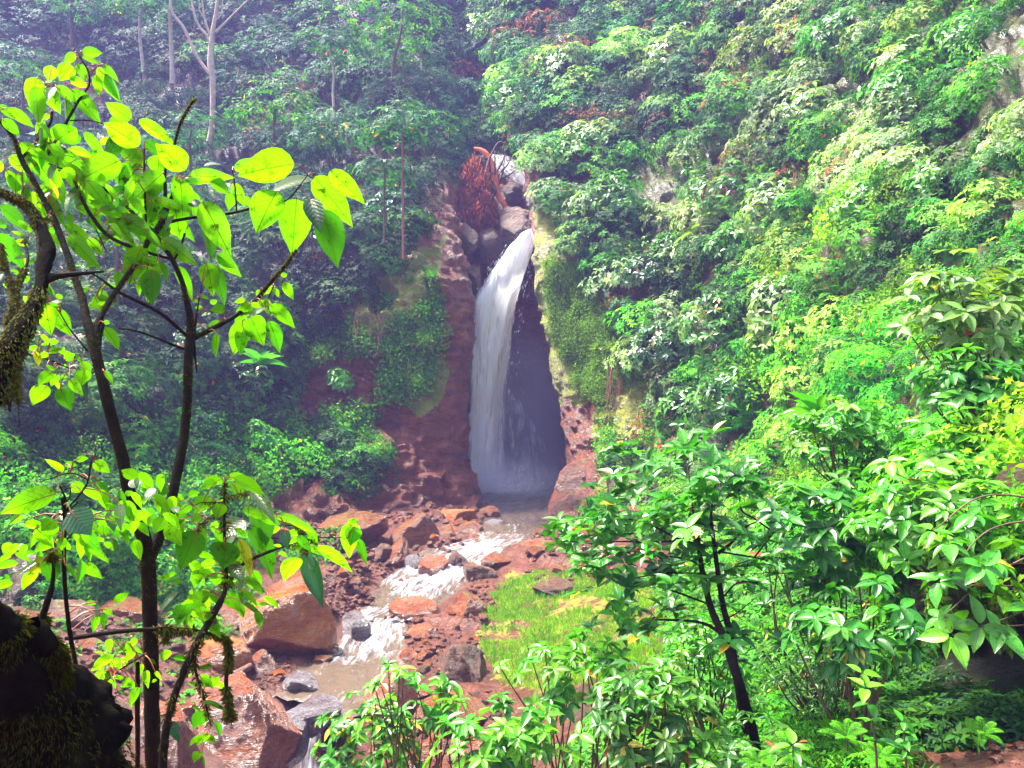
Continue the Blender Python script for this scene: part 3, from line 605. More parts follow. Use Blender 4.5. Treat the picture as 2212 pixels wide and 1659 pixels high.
def t_blade(seed, n, L, wr, palette):
    r = np.random.default_rng(seed); LV = Leaves(); th = r.random(n) * 6.283; el = r.uniform(.4, 1.35, n)
    D = np.stack([np.cos(th) * np.cos(el), np.sin(th) * np.cos(el), np.sin(el)], -1); N = np.stack([-np.cos(th) * np.sin(el), -np.sin(th) * np.sin(el), np.cos(el)], -1); LV.add(D * .02, D, N, L * r.uniform(.6, 1.1, n), L * wr, pal(palette, n, r, .0)); return LV.cat()
def place(LV, T, pos, up, scale, yaw, tint=(1, 1, 1), sq=(1, 1, 1)):
    P_, D, N, L, W, C = T
    LV.a.append((rotup(P_ * sq * scale, up, yaw) + pos, nz(rotup(D, up, yaw)), rotup(N, up, yaw), L * scale, W * scale, C * tint))

# ---------------------------------------------------------------- cover on the slopes
def sampler(G, N):
    u, v = UV(G); return G.reshape(-1, 3), N.reshape(-1, 3), u.ravel(), v.ravel()
def scatter(S, n, r, keep, gap):
    """random surface points by area (cells), thinned so that neighbours keep a gap (relative to size)"""
    G, N, u, v = S; k = keep(u, v, G); idx = np.where(k)[0]; cell = {}; out = []
    for i in r.permutation(idx):
        p = G[i]; g_ = gap(u[i], v[i], p); c = tuple((p // g_).astype(int)) + (round(g_, 1),)
        if c in cell: continue
        cell[c] = 1; out.append(i)
        if len(out) >= n: break
    return np.array(out, int)
SL, SRR, SB = sampler(GL, NL), sampler(GR, NR), sampler(GB, NB)
inframe = lambda u, v, m=120: (u > -m - 60) & (u < 2212 + m + 60) & (v > -m) & (v < 1659 + m)
r1 = np.random.default_rng(11)
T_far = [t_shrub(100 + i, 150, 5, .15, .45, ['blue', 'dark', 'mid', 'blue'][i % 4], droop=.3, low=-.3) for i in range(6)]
T_mid = [t_shrub(200 + i, 125, 6, .2, .42, ['mid', 'dark', 'mid', 'bright', 'pale', 'glossy'][i % 6], droop=.45, low=-.3) for i in range(8)]
T_pale = [t_shrub(300 + i, 120, 6, .2, .5, ['pale', 'pale', 'mid'][i % 3], droop=.6, low=-.3) for i in range(4)]
T_fine = [t_fine(400 + i, 420, .17, ['yellow', 'bright', 'mid', 'yellow'][i % 4]) for i in range(5)]
T_rust = [t_shrub(450 + i, 60, 5, .2, .3, 'rust', droop=1.2) for i in range(2)]
def t_vine(seed, n, L, palette):
    r = np.random.default_rng(seed); LV = Leaves(); z = -r.random(n) ** .8 * 2.2; th = r.random(n) * 6.283; rad = .28 * (1 + z * .25) * r.uniform(.5, 1, n)
    c = np.stack([np.cos(th) * rad + .12 * np.sin(z * 3), np.sin(th) * rad, z + .5], -1); o_ = np.stack([np.cos(th), np.sin(th), th * 0 + .3], -1); LV.add(c, nz(o_ * .5 + [0, 0, -1] + r.normal(0, .3, c.shape)), o_ + r.normal(0, .3, c.shape), L * r.uniform(.6, 1.3, n), L * .55, pal(palette, n, r)); return LV.cat()
T_vine = [t_vine(480 + i, 260, .14, ['yellow', 'bright', 'mid', 'pale'][i]) for i in range(4)]
T_fern = [t_palm(500 + i, 9, 1.0, ['bright', 'mid', 'yellow'][i % 3]) for i in range(4)]
def cover(name, label, S, n, keep, gap, pick, size, r, mat='leaf', kind='lo', upmix=.7, off=.25):
    idx = scatter(S, n, r, keep, gap); G, N, u, v = S; LV = Leaves()
    for i in idx:
        T, tint = pick(u[i], v[i], G[i], r); tint = tint * (1 + .75 * vn(G[i] * .37 + 50)) * (1 + .25 * vn(G[i] * .2 + 90) * np.array([1.6, .3, -.3])); s = size(u[i], v[i], G[i]) * r.uniform(.7, 1.3)
        up = nz(N[i] * (1 - upmix) + np.array([0, 0, 1.]) * upmix + r.normal(0, .12, 3))
        place(LV, T, G[i] + N[i] * s * off, up, s, r.random() * 6.28, tint, (r.uniform(.85, 1.3), r.uniform(.85, 1.3), r.uniform(.7, 1.15)))
    print(name, len(idx), LV.count())
    o = leaf_obj(name, LV, M[mat], kind); o['kind'] = 'stuff'; return tagobj(o, label, 'undergrowth')
def ch(r, L): return L[r.integers(len(L))]
# left forest
def keepL(u, v, G): return inframe(u, v, 150) & ~inpoly(u, v, ROCKL) & (G[:, 1] < 88) & (fbm(G * [.22, .22, .16] + 3, 3) > -.3)
def pickL(u, v, p, r):
    t = np.array([1, 1, 1.]) * r.uniform(.65, 1.35)
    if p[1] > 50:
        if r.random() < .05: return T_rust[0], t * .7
        return ch(r, T_far), t * [.8, .85, 1.0]  # bluish tint paints distance haze into the far leaves
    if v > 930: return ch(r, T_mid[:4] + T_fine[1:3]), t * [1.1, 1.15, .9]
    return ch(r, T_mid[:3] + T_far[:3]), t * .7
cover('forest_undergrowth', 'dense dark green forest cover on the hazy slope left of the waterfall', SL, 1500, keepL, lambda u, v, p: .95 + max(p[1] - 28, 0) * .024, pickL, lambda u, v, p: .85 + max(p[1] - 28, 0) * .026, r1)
# right wall
def keepR(u, v, G): return ~((u > 1960) & (v > 1220)) & inframe(u, v, 150) & ~inpoly(u, v, ROCKR) & (G[:, 1] < 80) & (fbm(G * [.4, .4, .2] + 8, 3) > -.27)
def pickR(u, v, p, r):
    t = np.array([1, 1, 1.]) * r.uniform(.7, 1.35); x = fbm(p * .3, 2) + r.uniform(-.35, .35)
    if p[1] > 52: return ch(r, T_far + T_pale[:2] + T_rust[:1]), t * [1.0, 1.2, 1.0]
    if r.random() < .38: return ch(r, T_vine), t * [1.0, 1.1, .6]
    if r.random() < .07: return ch(r, T_fern), t * 1.2
    if v < 420 or u < 1600:
        if r.random() < .05: return T_rust[1], t * .8
        return (ch(r, T_pale), t * [1.35, 1.15, 2.0]) if x > .05 else (ch(r, T_mid), t * [.95, 1.0, .7])
    if x > .34: return ch(r, T_fine[:2] + T_fine[3:]), t * [1.0, 1.05, .9]
    if x < -.2: return ch(r, T_mid), t * [.9, 1.05, .6]
    return ch(r, T_pale[:2] + T_mid[3:] + T_mid[3:4] * 3 + T_fine[:2]), t * [1.0, 1.15, .6]
cover('cliff_undergrowth', 'dense bright green creepers and shrubs covering the cliff right of the waterfall', SRR, 1900, keepR, lambda u, v, p: .5 + max(p[1] - 10, 0) * .02, pickR, lambda u, v, p: .5 + max(p[1] - 10, 0) * .022, r1)
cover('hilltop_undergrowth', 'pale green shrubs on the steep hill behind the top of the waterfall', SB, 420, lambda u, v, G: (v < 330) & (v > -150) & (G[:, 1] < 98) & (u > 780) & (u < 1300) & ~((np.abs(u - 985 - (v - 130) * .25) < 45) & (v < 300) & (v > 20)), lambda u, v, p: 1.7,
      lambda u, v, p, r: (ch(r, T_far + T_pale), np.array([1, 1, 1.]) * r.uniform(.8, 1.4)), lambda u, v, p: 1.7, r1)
# sparse growth on the rock faces
def sparse(name, label, S, poly, n, size, Ts, r, tint=1.0):
    G, N, u, v = S; idx = r.choice(np.where(inpoly(u, v, poly))[0], n); LV = Leaves()
    cl = fbm(G[idx] * .4 + 7, 2); idx = idx[cl > -.05]
    for i in idx: place(LV, ch(r, Ts), G[i], nz(N[i] * .5 + [0, 0, .5]), size * r.uniform(.5, 1.4), r.random() * 6.28, np.array([1, 1, 1.]) * tint * r.uniform(.8, 1.2))
    o = leaf_obj(name, LV, M['leaf']); o['kind'] = 'stuff'; return tagobj(o, label, 'undergrowth')
T_tiny = [t_fine(600 + i, 60, .3, ['yellow', 'bright', 'mid'][i]) for i in range(3)]; T_bl = [t_blade(620 + i, 26, 1.0, .07, ['yellow', 'bright'][i]) for i in range(2)]
sparse('rock_face_plants', 'small tufts growing on the red rock face left of the waterfall', SL, [(640,760),(820,640),(930,560),(960,700),(930,850),(840,880),(700,960),(600,1010)], 1500, .5, T_tiny + T_bl, r1)
sparse('ledge_plants', 'bright green ground plants on the ledge below the left rock face', SL, [(560,900),(700,880),(830,950),(850,1000),(770,1060),(600,1000)], 380, .42, T_tiny + T_bl, r1, 1.2)
sparse('moss_curtain', 'yellow green moss and ferns hanging on the cliff right of the waterfall', SRR, [(1170,480),(1240,500),(1330,640),(1400,760),(1380,900),(1260,860),(1205,740),(1180,620)], 1500, .42, [t_fine(640, 90, .2, 'yellow'), t_fine(641, 90, .2, 'yellow'), T_bl[0]], r1, .8)
sparse('cliff_foot_plants', 'small green plants at the foot of the mossy cliff', SRR, [(1290,900),(1400,850),(1450,1100),(1330,1130),(1300,1020)], 350, .5, T_tiny + T_mid[3:4], r1, 1.1)
# ---------------------------------------------------------------- near trees and saplings (picture coordinates of close-up crops, each given its own depth)
CO = {1: (0, 0), 4: (0, 1000), 7: (0, 1950), 8: (1300, 1950)}
def cuv(c, x, y): ox, oy = CO[c]; return (ox + x * .6329) / 1.80832, (oy + y * .6329) / 1.80832
def dep(u, v, b=3.0): return b + .28 * math.sin(u / 210 + 1) * math.cos(v / 330) + (u - 320) * .0007
def cp(c, x, y, b=3.0, off=0):
    u, v = cuv(c, x, y); return P(u, v, dep(u, v, b) + off)
PX = .6329 / 1.80832 / F                       # metres per crop pixel and metre of depth
def limb(pts, b=3.0, c=1):
    """pts: (x,y,w) or (crop,x,y,w)"""
    o = []; r = []
    for q in pts:
        if len(q) == 3: q = (c,) + tuple(q)
        o.append(cp(*q[:3], b)); r.append(q[3] * PX * b / 2)
    return np.array(o), np.array(r)
def join(a, b):
    with bpy.context.temp_override(active_object=a, object=a, selected_objects=[a, b], selected_editable_objects=[a, b]): bpy.ops.object.join()
def moss_on(name, lines, n, L, parent, mat='moss', palette=None, r=None, hang=.3, out=1.0, lift=.96, dark=1.0):
    r = r or np.random.default_rng(5); LV = Leaves(); tot = [np.linalg.norm(np.diff(p, axis=0), axis=1).sum() for p, _ in lines]; s = sum(tot)
    for (p, rd), t in zip(lines, tot):
        k = max(int(n * t / s), 4); C = crm(np.c_[p, rd], 60); i = r.integers(0, 59, k); f = r.random((k, 1)); q = C[i] * (1 - f) + C[i + 1] * f
        tg_ = nz(C[i + 1, :3] - C[i, :3]); a = nz(np.cross(tg_, r.normal(size=(k, 3)))); keep = fbm(q[:, :3] * 9, 2) > -.02
        P_ = q[:, :3] + a * q[:, 3:4] * lift; D = nz(a * out + r.normal(0, .6, (k, 3)) + [0, 0, -hang])
        P_, D, a = P_[keep], D[keep], a[keep]
        c = np.array([(.10, .12, .012), (.05, .06, .01), (.16, .15, .02), (.09, .05, .015)])[r.integers(0, 4, len(P_))] * dark
        LV.add(P_, D, np.cross(D, tg_[keep]), L * r.uniform(.4, 1.4, len(P_)), L * .35, c)
    tk = [x for x in COL.objects if x.parent == parent and x.name.split('.')[0] in ('trunk', 'stem')][0]; join(tk, leaf_obj(name, LV, M['moss'], 'lo', parent))
KC = {'g': [(.13, .33, .006), (.16, .38, .008), (.10, .28, .006)], 'w': [(.10, .2, .05)], 'd': [(.05, .2, .012), (.04, .16, .012)], 'k': [(.02, .1, .035)], 'y': [(.35, .3, .02)]}  # darker d and k kinds put missing backlight into the leaf colour
def hero_leaves(specs, lines, parent, b=3.0, seed=1, fill=(), name='foliage', petmax=.11):
    r = np.random.default_rng(seed); LV = Leaves(); pets = []
    br = np.concatenate([crm(p, 40) for p, _ in lines]) if lines else np.zeros((0, 3))
    def one(c, x0, y0, x1, y1, w_, k, off):
        A, Bq = cp(c, x0, y0, b, off), cp(c, x1, y1, b, off); d = Bq - A; d[1] = 0; L0 = np.linalg.norm(d)
        if L0 < 1e-4: return
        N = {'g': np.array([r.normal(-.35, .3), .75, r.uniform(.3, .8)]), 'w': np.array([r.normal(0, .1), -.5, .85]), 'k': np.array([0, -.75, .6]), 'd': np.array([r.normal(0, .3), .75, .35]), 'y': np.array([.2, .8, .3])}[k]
        N = nz(N); dy = -(d[0] * N[0] + d[2] * N[2]) / N[1]; d[1] = np.clip(dy, -L0 * .9, L0 * .9); D = nz(d); N = nz(N - D * (N @ D)); S = np.cross(N, D)
        Wd = w_ * PX * A[1] / max(math.hypot(S[0], S[2]), .4)
        col = np.array(KC[k][r.integers(len(KC[k]))]) * r.uniform(.6, 1.2)
        LV.add(A[None], D[None], N[None], np.array([np.linalg.norm(d)]), np.array([Wd]), col[None])
        if len(br):
            dist = np.linalg.norm(br - A, axis=1); j = dist.argmin()
            if dist[j] < petmax: pets.append((np.array([br[j], (br[j] + A) / 2 + [0, 0, .012], A, A + D * np.linalg.norm(d) * .3]), np.array([.0022, .0017, .0015, .0006])))
    for q in specs:
        c, x0, y0, x1, y1, w_ = q[:6]; k = q[6] if len(q) > 6 else 'g'; one(c, x0, y0, x1, y1, w_, k, r.uniform(-.1, .08))
    for (c, x, y, n, rad, sz) in fill:
        for i in range(n):
            a = r.uniform(0, 6.283); q = rad * math.sqrt(r.random()); bx, by = x + q * math.cos(a), y + q * math.sin(a); th = r.uniform(-.6, 3.74); l = sz * r.uniform(.6, 1.3)
            one(c, bx, by, bx + l * math.cos(th), by + l * math.sin(th), l * r.uniform(.33, .48), 'gggggdw'[r.integers(7)] if r.random() < .8 else 'g', r.uniform(-.1, .3))
    fo = leaf_obj(name, LV, M['heroleaf'], 'hi', parent, curl=.8)
    if pets: join(fo, tubes('petioles', pets, M['petiole'], parent, ns=5, step=.02))

H1 = [(1,505,320,640,325,60),(1,460,325,370,380,50),(1,505,345,600,375,30),(1,440,400,325,470,78),(1,320,405,262,482,66),(1,475,395,515,482,66),(1,605,412,642,565,72),(1,592,462,560,555,50),(1,642,455,685,590,60),(1,640,395,692,475,40),
(1,225,480,45,575,98),(1,340,505,228,515,32,'w'),(1,430,480,520,520,58),(1,215,530,130,710,98),(1,270,562,188,640,50,'d'),(1,290,540,290,655,82),(1,345,530,452,615,70),(1,335,540,318,635,60,'w'),(1,440,550,550,715,104),(1,405,608,345,772,88),
(1,45,670,185,765,72),(1,0,645,60,720,50),(1,15,735,92,820,72),(1,270,745,160,792,50),(1,225,760,280,830,60),(1,350,865,535,812,104),(1,810,740,706,665,100),(1,858,738,1010,838,82),(1,862,900,722,800,150),(1,785,742,650,828,80),
(1,722,850,612,948,104,'d'),(1,745,890,800,1010,110),(1,850,915,758,985,90),(1,742,990,442,1078,135),(1,895,870,990,950,80,'d'),(1,1145,1050,1020,915,165),(1,820,1065,942,1085,44,'w'),(1,1160,1090,1388,1050,92),(1,1140,1100,1247,1112,36,'w'),
(1,1005,1070,780,1212,130),(1,865,1020,690,1150,150),(1,1445,1040,1612,955,72),(1,1818,1012,1488,1092,175),(1,2035,1055,2245,1240,120),(1,1935,1108,1700,1195,130,'w'),(1,1940,1090,2160,1372,172),(1,1710,1180,1555,1425,160),(1,1830,1230,1760,1530,205),
(1,1915,1230,2045,1470,120,'k'),(1,1990,1290,2105,1655,190,'d'),(1,1252,1240,1380,1560,165),(1,1242,1320,1300,1612,110,'d'),(1,1172,1180,1165,1325,95),(1,1170,1245,1262,1285,60,'k'),(1,1440,1130,1492,1262,70),(1,1500,1215,1560,1278,50),
(1,1440,1190,1398,1292,58),(1,1290,1100,1425,1195,80),(1,815,1160,582,1360,170,'d'),(1,455,1150,435,1332,108,'d'),(1,100,1070,8,1160,92),(1,250,1020,300,1225,128),(1,760,1340,905,1440,110),(1,1000,1470,1168,1622,110),(1,395,1390,530,1480,84),
(1,420,1450,500,1625,92),(1,540,1470,590,1565,62),(1,0,1270,160,1412,100,'d'),(1,-20,1440,62,1645,110,'d'),(1,1335,1575,1482,1662,86),(1,360,960,200,1060,110),(1,120,880,220,1010,100),(1,330,930,470,1030,110),(1,380,1000,420,1160,110),(1,520,1130,440,1010,80),
(1,300,900,400,960,70),(1,60,960,150,1060,90),(1,215,905,385,900,44,'w'),(1,900,1230,1010,1290,150),(1,1060,1190,1010,1420,160),(1,920,1050,910,1190,120),(1,930,1230,940,1400,140),(1,1110,1110,1060,1280,140),(1,980,960,930,1060,120),(1,740,1000,680,1120,90),
(1,565,1120,660,1120,50),(1,350,1230,370,1120,40,'y'),(1,540,1120,600,1250,90),
(4,1275,45,1255,220,118),(4,1310,50,1378,300,90,'d'),(4,1340,0,1482,120,82),(4,940,80,852,285,92,'d'),(4,870,-60,650,130,115),(4,905,0,760,235,150),(4,1090,60,1130,250,80),(4,980,30,1010,150,60),(4,1635,320,1532,380,62,'w'),(4,1545,370,1600,540,140),
(4,1670,300,1818,435,92),(4,1662,400,1740,595,100,'d'),(4,1752,160,1812,270,60),(4,1735,125,1782,112,30),(4,1525,400,1385,600,108),(4,1500,440,1440,600,80),(4,1605,210,1575,252,40),(4,1620,270,1682,310,50),(4,1390,330,1272,322,58),(4,1550,290,1370,400,72),
(4,1360,400,1218,482,50),(4,1690,190,1600,230,40),(4,1340,480,1268,615,40),(4,1640,290,1560,300,40),(4,1690,200,1720,250,36),(4,280,290,175,470,102),(4,385,280,288,300,46,'w'),(4,340,330,330,480,90),(4,350,262,420,240,34),(4,640,440,720,575,82),(4,640,410,692,412,30),
(4,600,250,700,300,50),(4,590,255,570,330,60),(4,310,530,368,528,40),(4,215,590,205,680,60,'y'),(4,320,715,185,792,58),(4,290,800,143,915,68),(4,370,815,385,955,110,'d'),(4,430,760,460,862,58),(4,350,730,262,800,50),(4,520,700,440,800,80),(4,430,690,522,668,30,'w'),
(4,500,740,605,880,58,'k'),(4,642,710,704,790,42),(4,400,640,480,600,50),(4,300,590,400,570,40),(4,470,640,560,620,50),(4,500,650,540,740,80),(4,250,580,180,560,40)]
F1 = [(1,420,1000,30,260,130),(1,950,1250,18,220,150),(1,600,1250,10,160,130),(1,350,1300,12,160,130),(4,850,60,10,140,110),(4,250,250,8,110,90),(1,250,1000,26,240,130),(1,850,1250,20,260,140),(1,330,830,8,150,110),(1,1200,1150,6,140,120),(1,700,1480,12,220,100),(4,330,620,10,160,60),(4,640,240,10,120,70),(4,100,150,10,140,90),(4,1250,330,8,110,60),(1,100,1480,8,140,110),(4,1560,330,5,90,70)]
TL = [limb([(7,975,1900,96),(7,950,1659,92),(7,935,1200,86),(7,928,800,84),(7,920,500,82),(7,905,320,84)]),
 limb([(7,915,400,80),(7,890,240,78),(7,820,60,74),(4,815,1540,74),(4,760,1270,64),(4,690,1000,60),(4,640,800,58),(4,590,600,56),(4,560,480,54),(4,535,400,48),(4,510,270,40),(4,450,100,38),(4,420,0,36),(1,360,1420,38),(1,300,1290,36),(1,210,1120,32),(1,130,980,30),(1,90,860,24),(1,0,750,20),(1,-60,700,14)]),
 limb([(7,905,420,60),(7,960,290,62),(7,1020,130,60),(4,1040,1600,60),(4,1090,1350,58),(4,1130,1150,55),(4,1155,900,52),(4,1160,700,52),(4,1168,550,54),(4,1175,400,44),(4,1150,270,34),(4,1120,150,30),(4,1060,20,28),(1,1010,1520,20),(1,960,1450,10)]),
 limb([(4,575,560,40),(4,590,460,44),(4,620,380,34),(4,700,240,30),(4,780,130,28),(4,870,0,28),(1,930,1460,32),(1,1000,1375,36),(1,1030,1270,34),(1,1060,1210,20),(1,1085,1110,6)]),
 limb([(1,1025,1280,26),(1,1020,1180,22),(1,1020,1050,17),(1,1060,950,17),(1,1100,800,18),(1,1135,715,17),(1,1180,640,15),(1,1212,605,7)]),
 limb([(1,1000,1378,24),(1,1180,1345,18),(1,1400,1320,18),(1,1600,1275,16),(1,1770,1235,9),(1,1900,1080,6)]),
 limb([(1,1460,1305,9),(1,1450,1150,9),(1,1435,1050,6)]), limb([(1,140,970,16),(1,240,850,15),(1,310,760,15),(1,322,690,14)]),
 limb([(4,1175,520,34),(4,1210,500,32),(4,1300,455,30),(4,1450,370,28),(4,1560,290,26),(4,1680,150,26),(4,1760,60,23),(1,1795,1590,18),(1,1830,1540,12)]),
 limb([(4,1190,520,26),(4,1205,420,16),(4,1220,320,10),(4,1245,180,5)]), limb([(4,1190,500,24),(4,1200,590,18),(4,1215,720,6)]),
 limb([(4,1150,490,20),(4,1000,360,20),(4,860,285,19),(4,730,220,16),(4,620,140,12),(4,520,80,6)]), limb([(4,1135,575,18),(4,1060,545,15),(4,950,500,12),(4,830,460,9),(4,730,448,6)]),
 limb([(1,300,1010,10),(1,450,1070,14),(1,560,1120,15),(1,690,1200,16),(1,900,1385,17),(1,980,1440,14)]), limb([(1,355,930,14),(1,450,1090,17),(1,500,1220,20),(1,570,1340,22),(1,650,1440,22),(1,750,1500,20),(1,900,1555,18),(1,1060,1600,16)]),
 limb([(1,890,920,10),(1,890,1050,12),(1,895,1200,13),(1,900,1385,14)]), limb([(1,290,960,16),(1,390,790,18),(1,480,630,16),(1,550,520,12),(1,540,430,10),(1,490,350,7)]), limb([(1,430,745,8),(1,560,745,7),(1,740,795,6)]), limb([(1,470,640,9),(1,400,590,8),(1,300,540,6)]),
 limb([(4,640,420,16),(4,622,500,16),(4,615,580,14)]), limb([(4,545,590,12),(4,430,450,8),(4,370,350,6)]), limb([(4,430,695,7),(4,300,640,8),(4,150,600,9)]), limb([(1,1140,1440,14),(1,1110,1540,12),(1,1075,1600,14)]),
 limb([(4,1690,180,10),(4,1640,300,8)]), limb([(1,595,1420,7),(1,655,1550,7)])]
tr = empty('broadleaf_tree', cp(7, 975, 1900), 'slender dark mossy tree forking into two limbs with glowing yellow green leaves', 'tree')
tubes('trunk', TL[:3], M['bark'], tr, ns=20, rough=.16, step=.02); tubes('branches', TL[3:], M['bark'], tr, ns=9, rough=.22, seed=9, step=.012)
moss_on('moss', TL[:5] + TL[8:9], 9000, .008, tr); hero_leaves(H1, TL, tr, fill=F1)

# mossy old trunk at the picture edge
b2 = 2.6
ML = [limb([(4,-60,900,110),(4,0,720,115),(4,40,620,120),(4,110,480,105),(4,200,320,74),(4,255,180,66),(4,275,50,76),(1,300,1540,72),(1,270,1440,60),(1,200,1300,44),(1,120,1230,36),(1,-30,1165,30)], b2),
 limb([(4,260,150,60),(4,320,130,44),(4,420,115,30),(4,530,105,22),(4,640,95,12)], b2), limb([(4,30,650,50),(4,50,800,34),(4,60,960,10)], b2), limb([(4,110,340,18),(4,60,160,18),(4,20,40,20),(1,0,1500,12)], b2), limb([(4,40,420,20),(4,110,160,18),(4,170,30,16),(1,150,1480,12)], b2),
 limb([(1,220,1350,30),(1,235,1480,24),(1,240,1659,18),(4,235,90,10)], b2), limb([(1,130,1240,14),(1,140,1150,10),(1,135,1060,6)], b2), limb([(1,320,1300,12),(1,250,1420,12),(1,262,1560,8)], b2), limb([(4,120,600,10),(4,110,820,8),(4,120,1040,4)], b2), limb([(4,0,0,12),(4,60,110,12),(4,120,320,14)], b2)]
tr = empty('mossy_tree', cp(4, -60, 900, b2), 'thick moss draped leaning trunk cut off by the picture edge beside the forked tree', 'tree')
tubes('trunk', ML[:1], M['stump'], tr, ns=22, rough=.3, step=.02); tubes('branches', ML[1:], M['bark'], tr, ns=8, rough=.35, seed=4, step=.015); moss_on('moss', ML, 16000, .013, tr, hang=1.6, out=.6, lift=1.15, dark=.8)

# stump and roots in the bottom corner
b3 = 2.3
KL = [limb([(7,-140,520,70),(7,-60,700,130),(7,0,860,230),(7,50,1100,350),(7,130,1350,560),(7,210,1600,780),(7,250,1900,900)], b3), limb([(7,160,820,160),(7,260,880,120),(7,330,1010,90),(7,380,1200,110),(7,500,1330,120),(7,620,1480,110),(7,730,1700,120)], b3),
 limb([(7,210,1225,22),(7,330,1280,20),(7,450,1330,18),(7,530,1370,14)], b3), limb([(7,0,1510,20),(7,180,1460,18),(7,380,1430,16),(7,540,1450,14),(7,700,1520,12)], b3), limb([(7,-20,1550,26),(7,100,1595,24),(7,300,1590,20),(7,480,1620,12)], b3),
 limb([(7,90,1225,70),(7,160,1210,60),(7,230,1200,40)], b3), limb([(7,360,900,20),(7,380,1000,18),(7,370,1120,14)], b3)]
tr = empty('rotten_stump', cp(7, 200, 1800, b3), 'black rotten stump with mossy roots filling the bottom corner', 'stump')
tubes('trunk', KL[:1], M['stump'], tr, ns=110, rough=.5, step=.012); tubes('roots', KL[1:], M['stump'], tr, ns=16, rough=.45, seed=7, step=.02); moss_on('moss', KL, 26000, .016, tr, hang=1.0, lift=1.08, dark=.6); moss_on('moss', KL, 16000, .02, tr, hang=1.2, lift=1.22, dark=.6)

# stems and saplings between
def sapling(name, label, lines, specs, fill=(), b=3.0, seed=1, moss=0, cat='sapling', base=None):
    t = empty(name, lines[0][0][0], label, cat); tubes('stem', lines, M['bark'], t, ns=9, rough=.2, seed=seed, step=.015)
    if moss: moss_on('moss', lines, moss, .02, t, hang=1.2)
    if specs or fill: hero_leaves(specs, lines, t, b, seed, fill)
    return t
L2 = [limb([(7,1000,1900,52),(7,1010,1560,50),(7,1040,1350,45),(7,1100,1150,42),(7,1200,920,45),(7,1270,790,45),(7,1340,670,40),(7,1390,560,30),(7,1395,400,22),(7,1385,200,18),(7,1385,0,16),(4,1385,1400,9)], 2.8),
 limb([(7,1390,550,22),(7,1500,400,24),(7,1620,340,22),(7,1760,290,12)], 2.8), limb([(7,1385,70,8),(7,1290,110,6),(7,1200,200,5)], 2.8), limb([(7,1385,20,7),(7,1250,20,6),(7,1200,40,4)], 2.8), limb([(4,1385,1490,6),(4,1470,1470,6),(4,1560,1450,4)], 2.8),
 limb([(7,1760,290,8),(7,1950,240,7),(7,2150,240,6)], 2.8), limb([(7,1900,340,8),(7,1850,180,7),(7,1760,160,5)], 2.8), limb([(7,1210,900,20),(7,1205,1050,16),(7,1260,1230,14),(7,1300,1400,8)], 2.8)]
S2 = [(4,1370,1380,1108,1450,70),(4,1340,1395,1140,1460,56),(4,1440,1370,1718,1440,100),(4,1560,1450,1832,1555,72,'w'),(4,1430,1400,1505,1500,80),(4,1290,1485,1060,1645,100),(4,1370,1530,1280,1645,80),(4,1400,1370,1560,1345,60),
 (7,1115,10,1020,20,40),(7,1035,160,1115,285,92),(7,1210,200,975,500,165,'d'),(7,1385,262,1335,455,190,'d'),(7,1570,65,1670,275,180,'d'),(7,1500,125,1342,240,150,'w'),(7,1545,170,1712,470,160,'d'),(7,1470,240,1572,475,75,'y'),(7,1620,100,1730,150,80),(7,1890,210,1955,290,70),
 (7,1890,290,2020,360,50),(7,1935,300,2155,450,92),(7,1840,360,1685,540,100),(7,1885,340,2045,595,112,'k'),(7,1755,190,1800,285,70,'k'),(7,1710,110,1890,135,60),(7,1870,190,1880,300,60,'k'),(7,1700,110,1620,130,60),(7,1780,130,1990,200,50),
 (7,2170,145,2110,390,118),(7,2190,170,2145,300,104,'d'),(7,2200,240,2245,420,60,'d'),(7,2210,150,2145,118,44),(7,1265,560,1165,705,82),(7,1150,650,1050,800,92,'d'),(7,1230,665,1215,765,60),(7,1310,560,1330,655,62,'d'),(7,1400,580,1462,690,100),
 (7,1520,500,1642,560,52),(7,1100,570,975,690,50,'w'),(7,1250,490,1160,480,50),(7,1000,500,1090,440,40),(7,1290,480,1240,420,60),(7,1480,560,1600,650,50),(7,1500,640,1620,745,36),(7,1270,1310,1172,1430,92,'d'),(7,1330,1370,1350,1475,52,'d'),(7,1060,1370,1152,1450,62,'k'),
 (7,1240,1100,1300,1180,50),(7,1250,1250,1405,1310,40),(7,1180,1280,1270,1280,40,'d'),(7,1290,1450,1200,1520,60),(7,1250,1460,1150,1530,40),(7,1230,1560,1165,1655,60),(7,1270,1470,1330,1500,60),(7,1240,1580,1260,1659,30,'d')]
sapling('sapling', 'leaning sapling behind the twin trunk with big drooping leaves on red stalks', L2, S2, [(7,1250,520,26,230,130),(7,1100,120,16,170,150),(7,1800,240,14,130,110),(7,1250,1080,8,110,90),(7,1450,420,14,160,140),(7,1500,620,8,130,110),(7,1400,150,14,200,150)], 2.8, 21, 1500)
L3 = [limb([(7,540,1800,20),(7,530,1450,20),(7,500,1180,22),(7,440,880,24),(7,410,640,22),(7,395,400,22),(7,400,100,20),(7,385,0,18),(4,405,1500,12),(4,370,1420,8)], 2.6), limb([(7,400,20,10),(4,430,1490,8),(4,435,1430,6)], 2.6), limb([(7,410,250,10),(7,500,150,8)], 2.6), limb([(4,380,1600,12),(4,530,1420,10),(4,560,1280,8),(4,590,1220,5)], 2.6), limb([(7,400,90,6),(7,480,20,6)], 2.6), limb([(4,540,1380,7),(4,430,1340,6),(4,250,1395,4)], 2.6)]
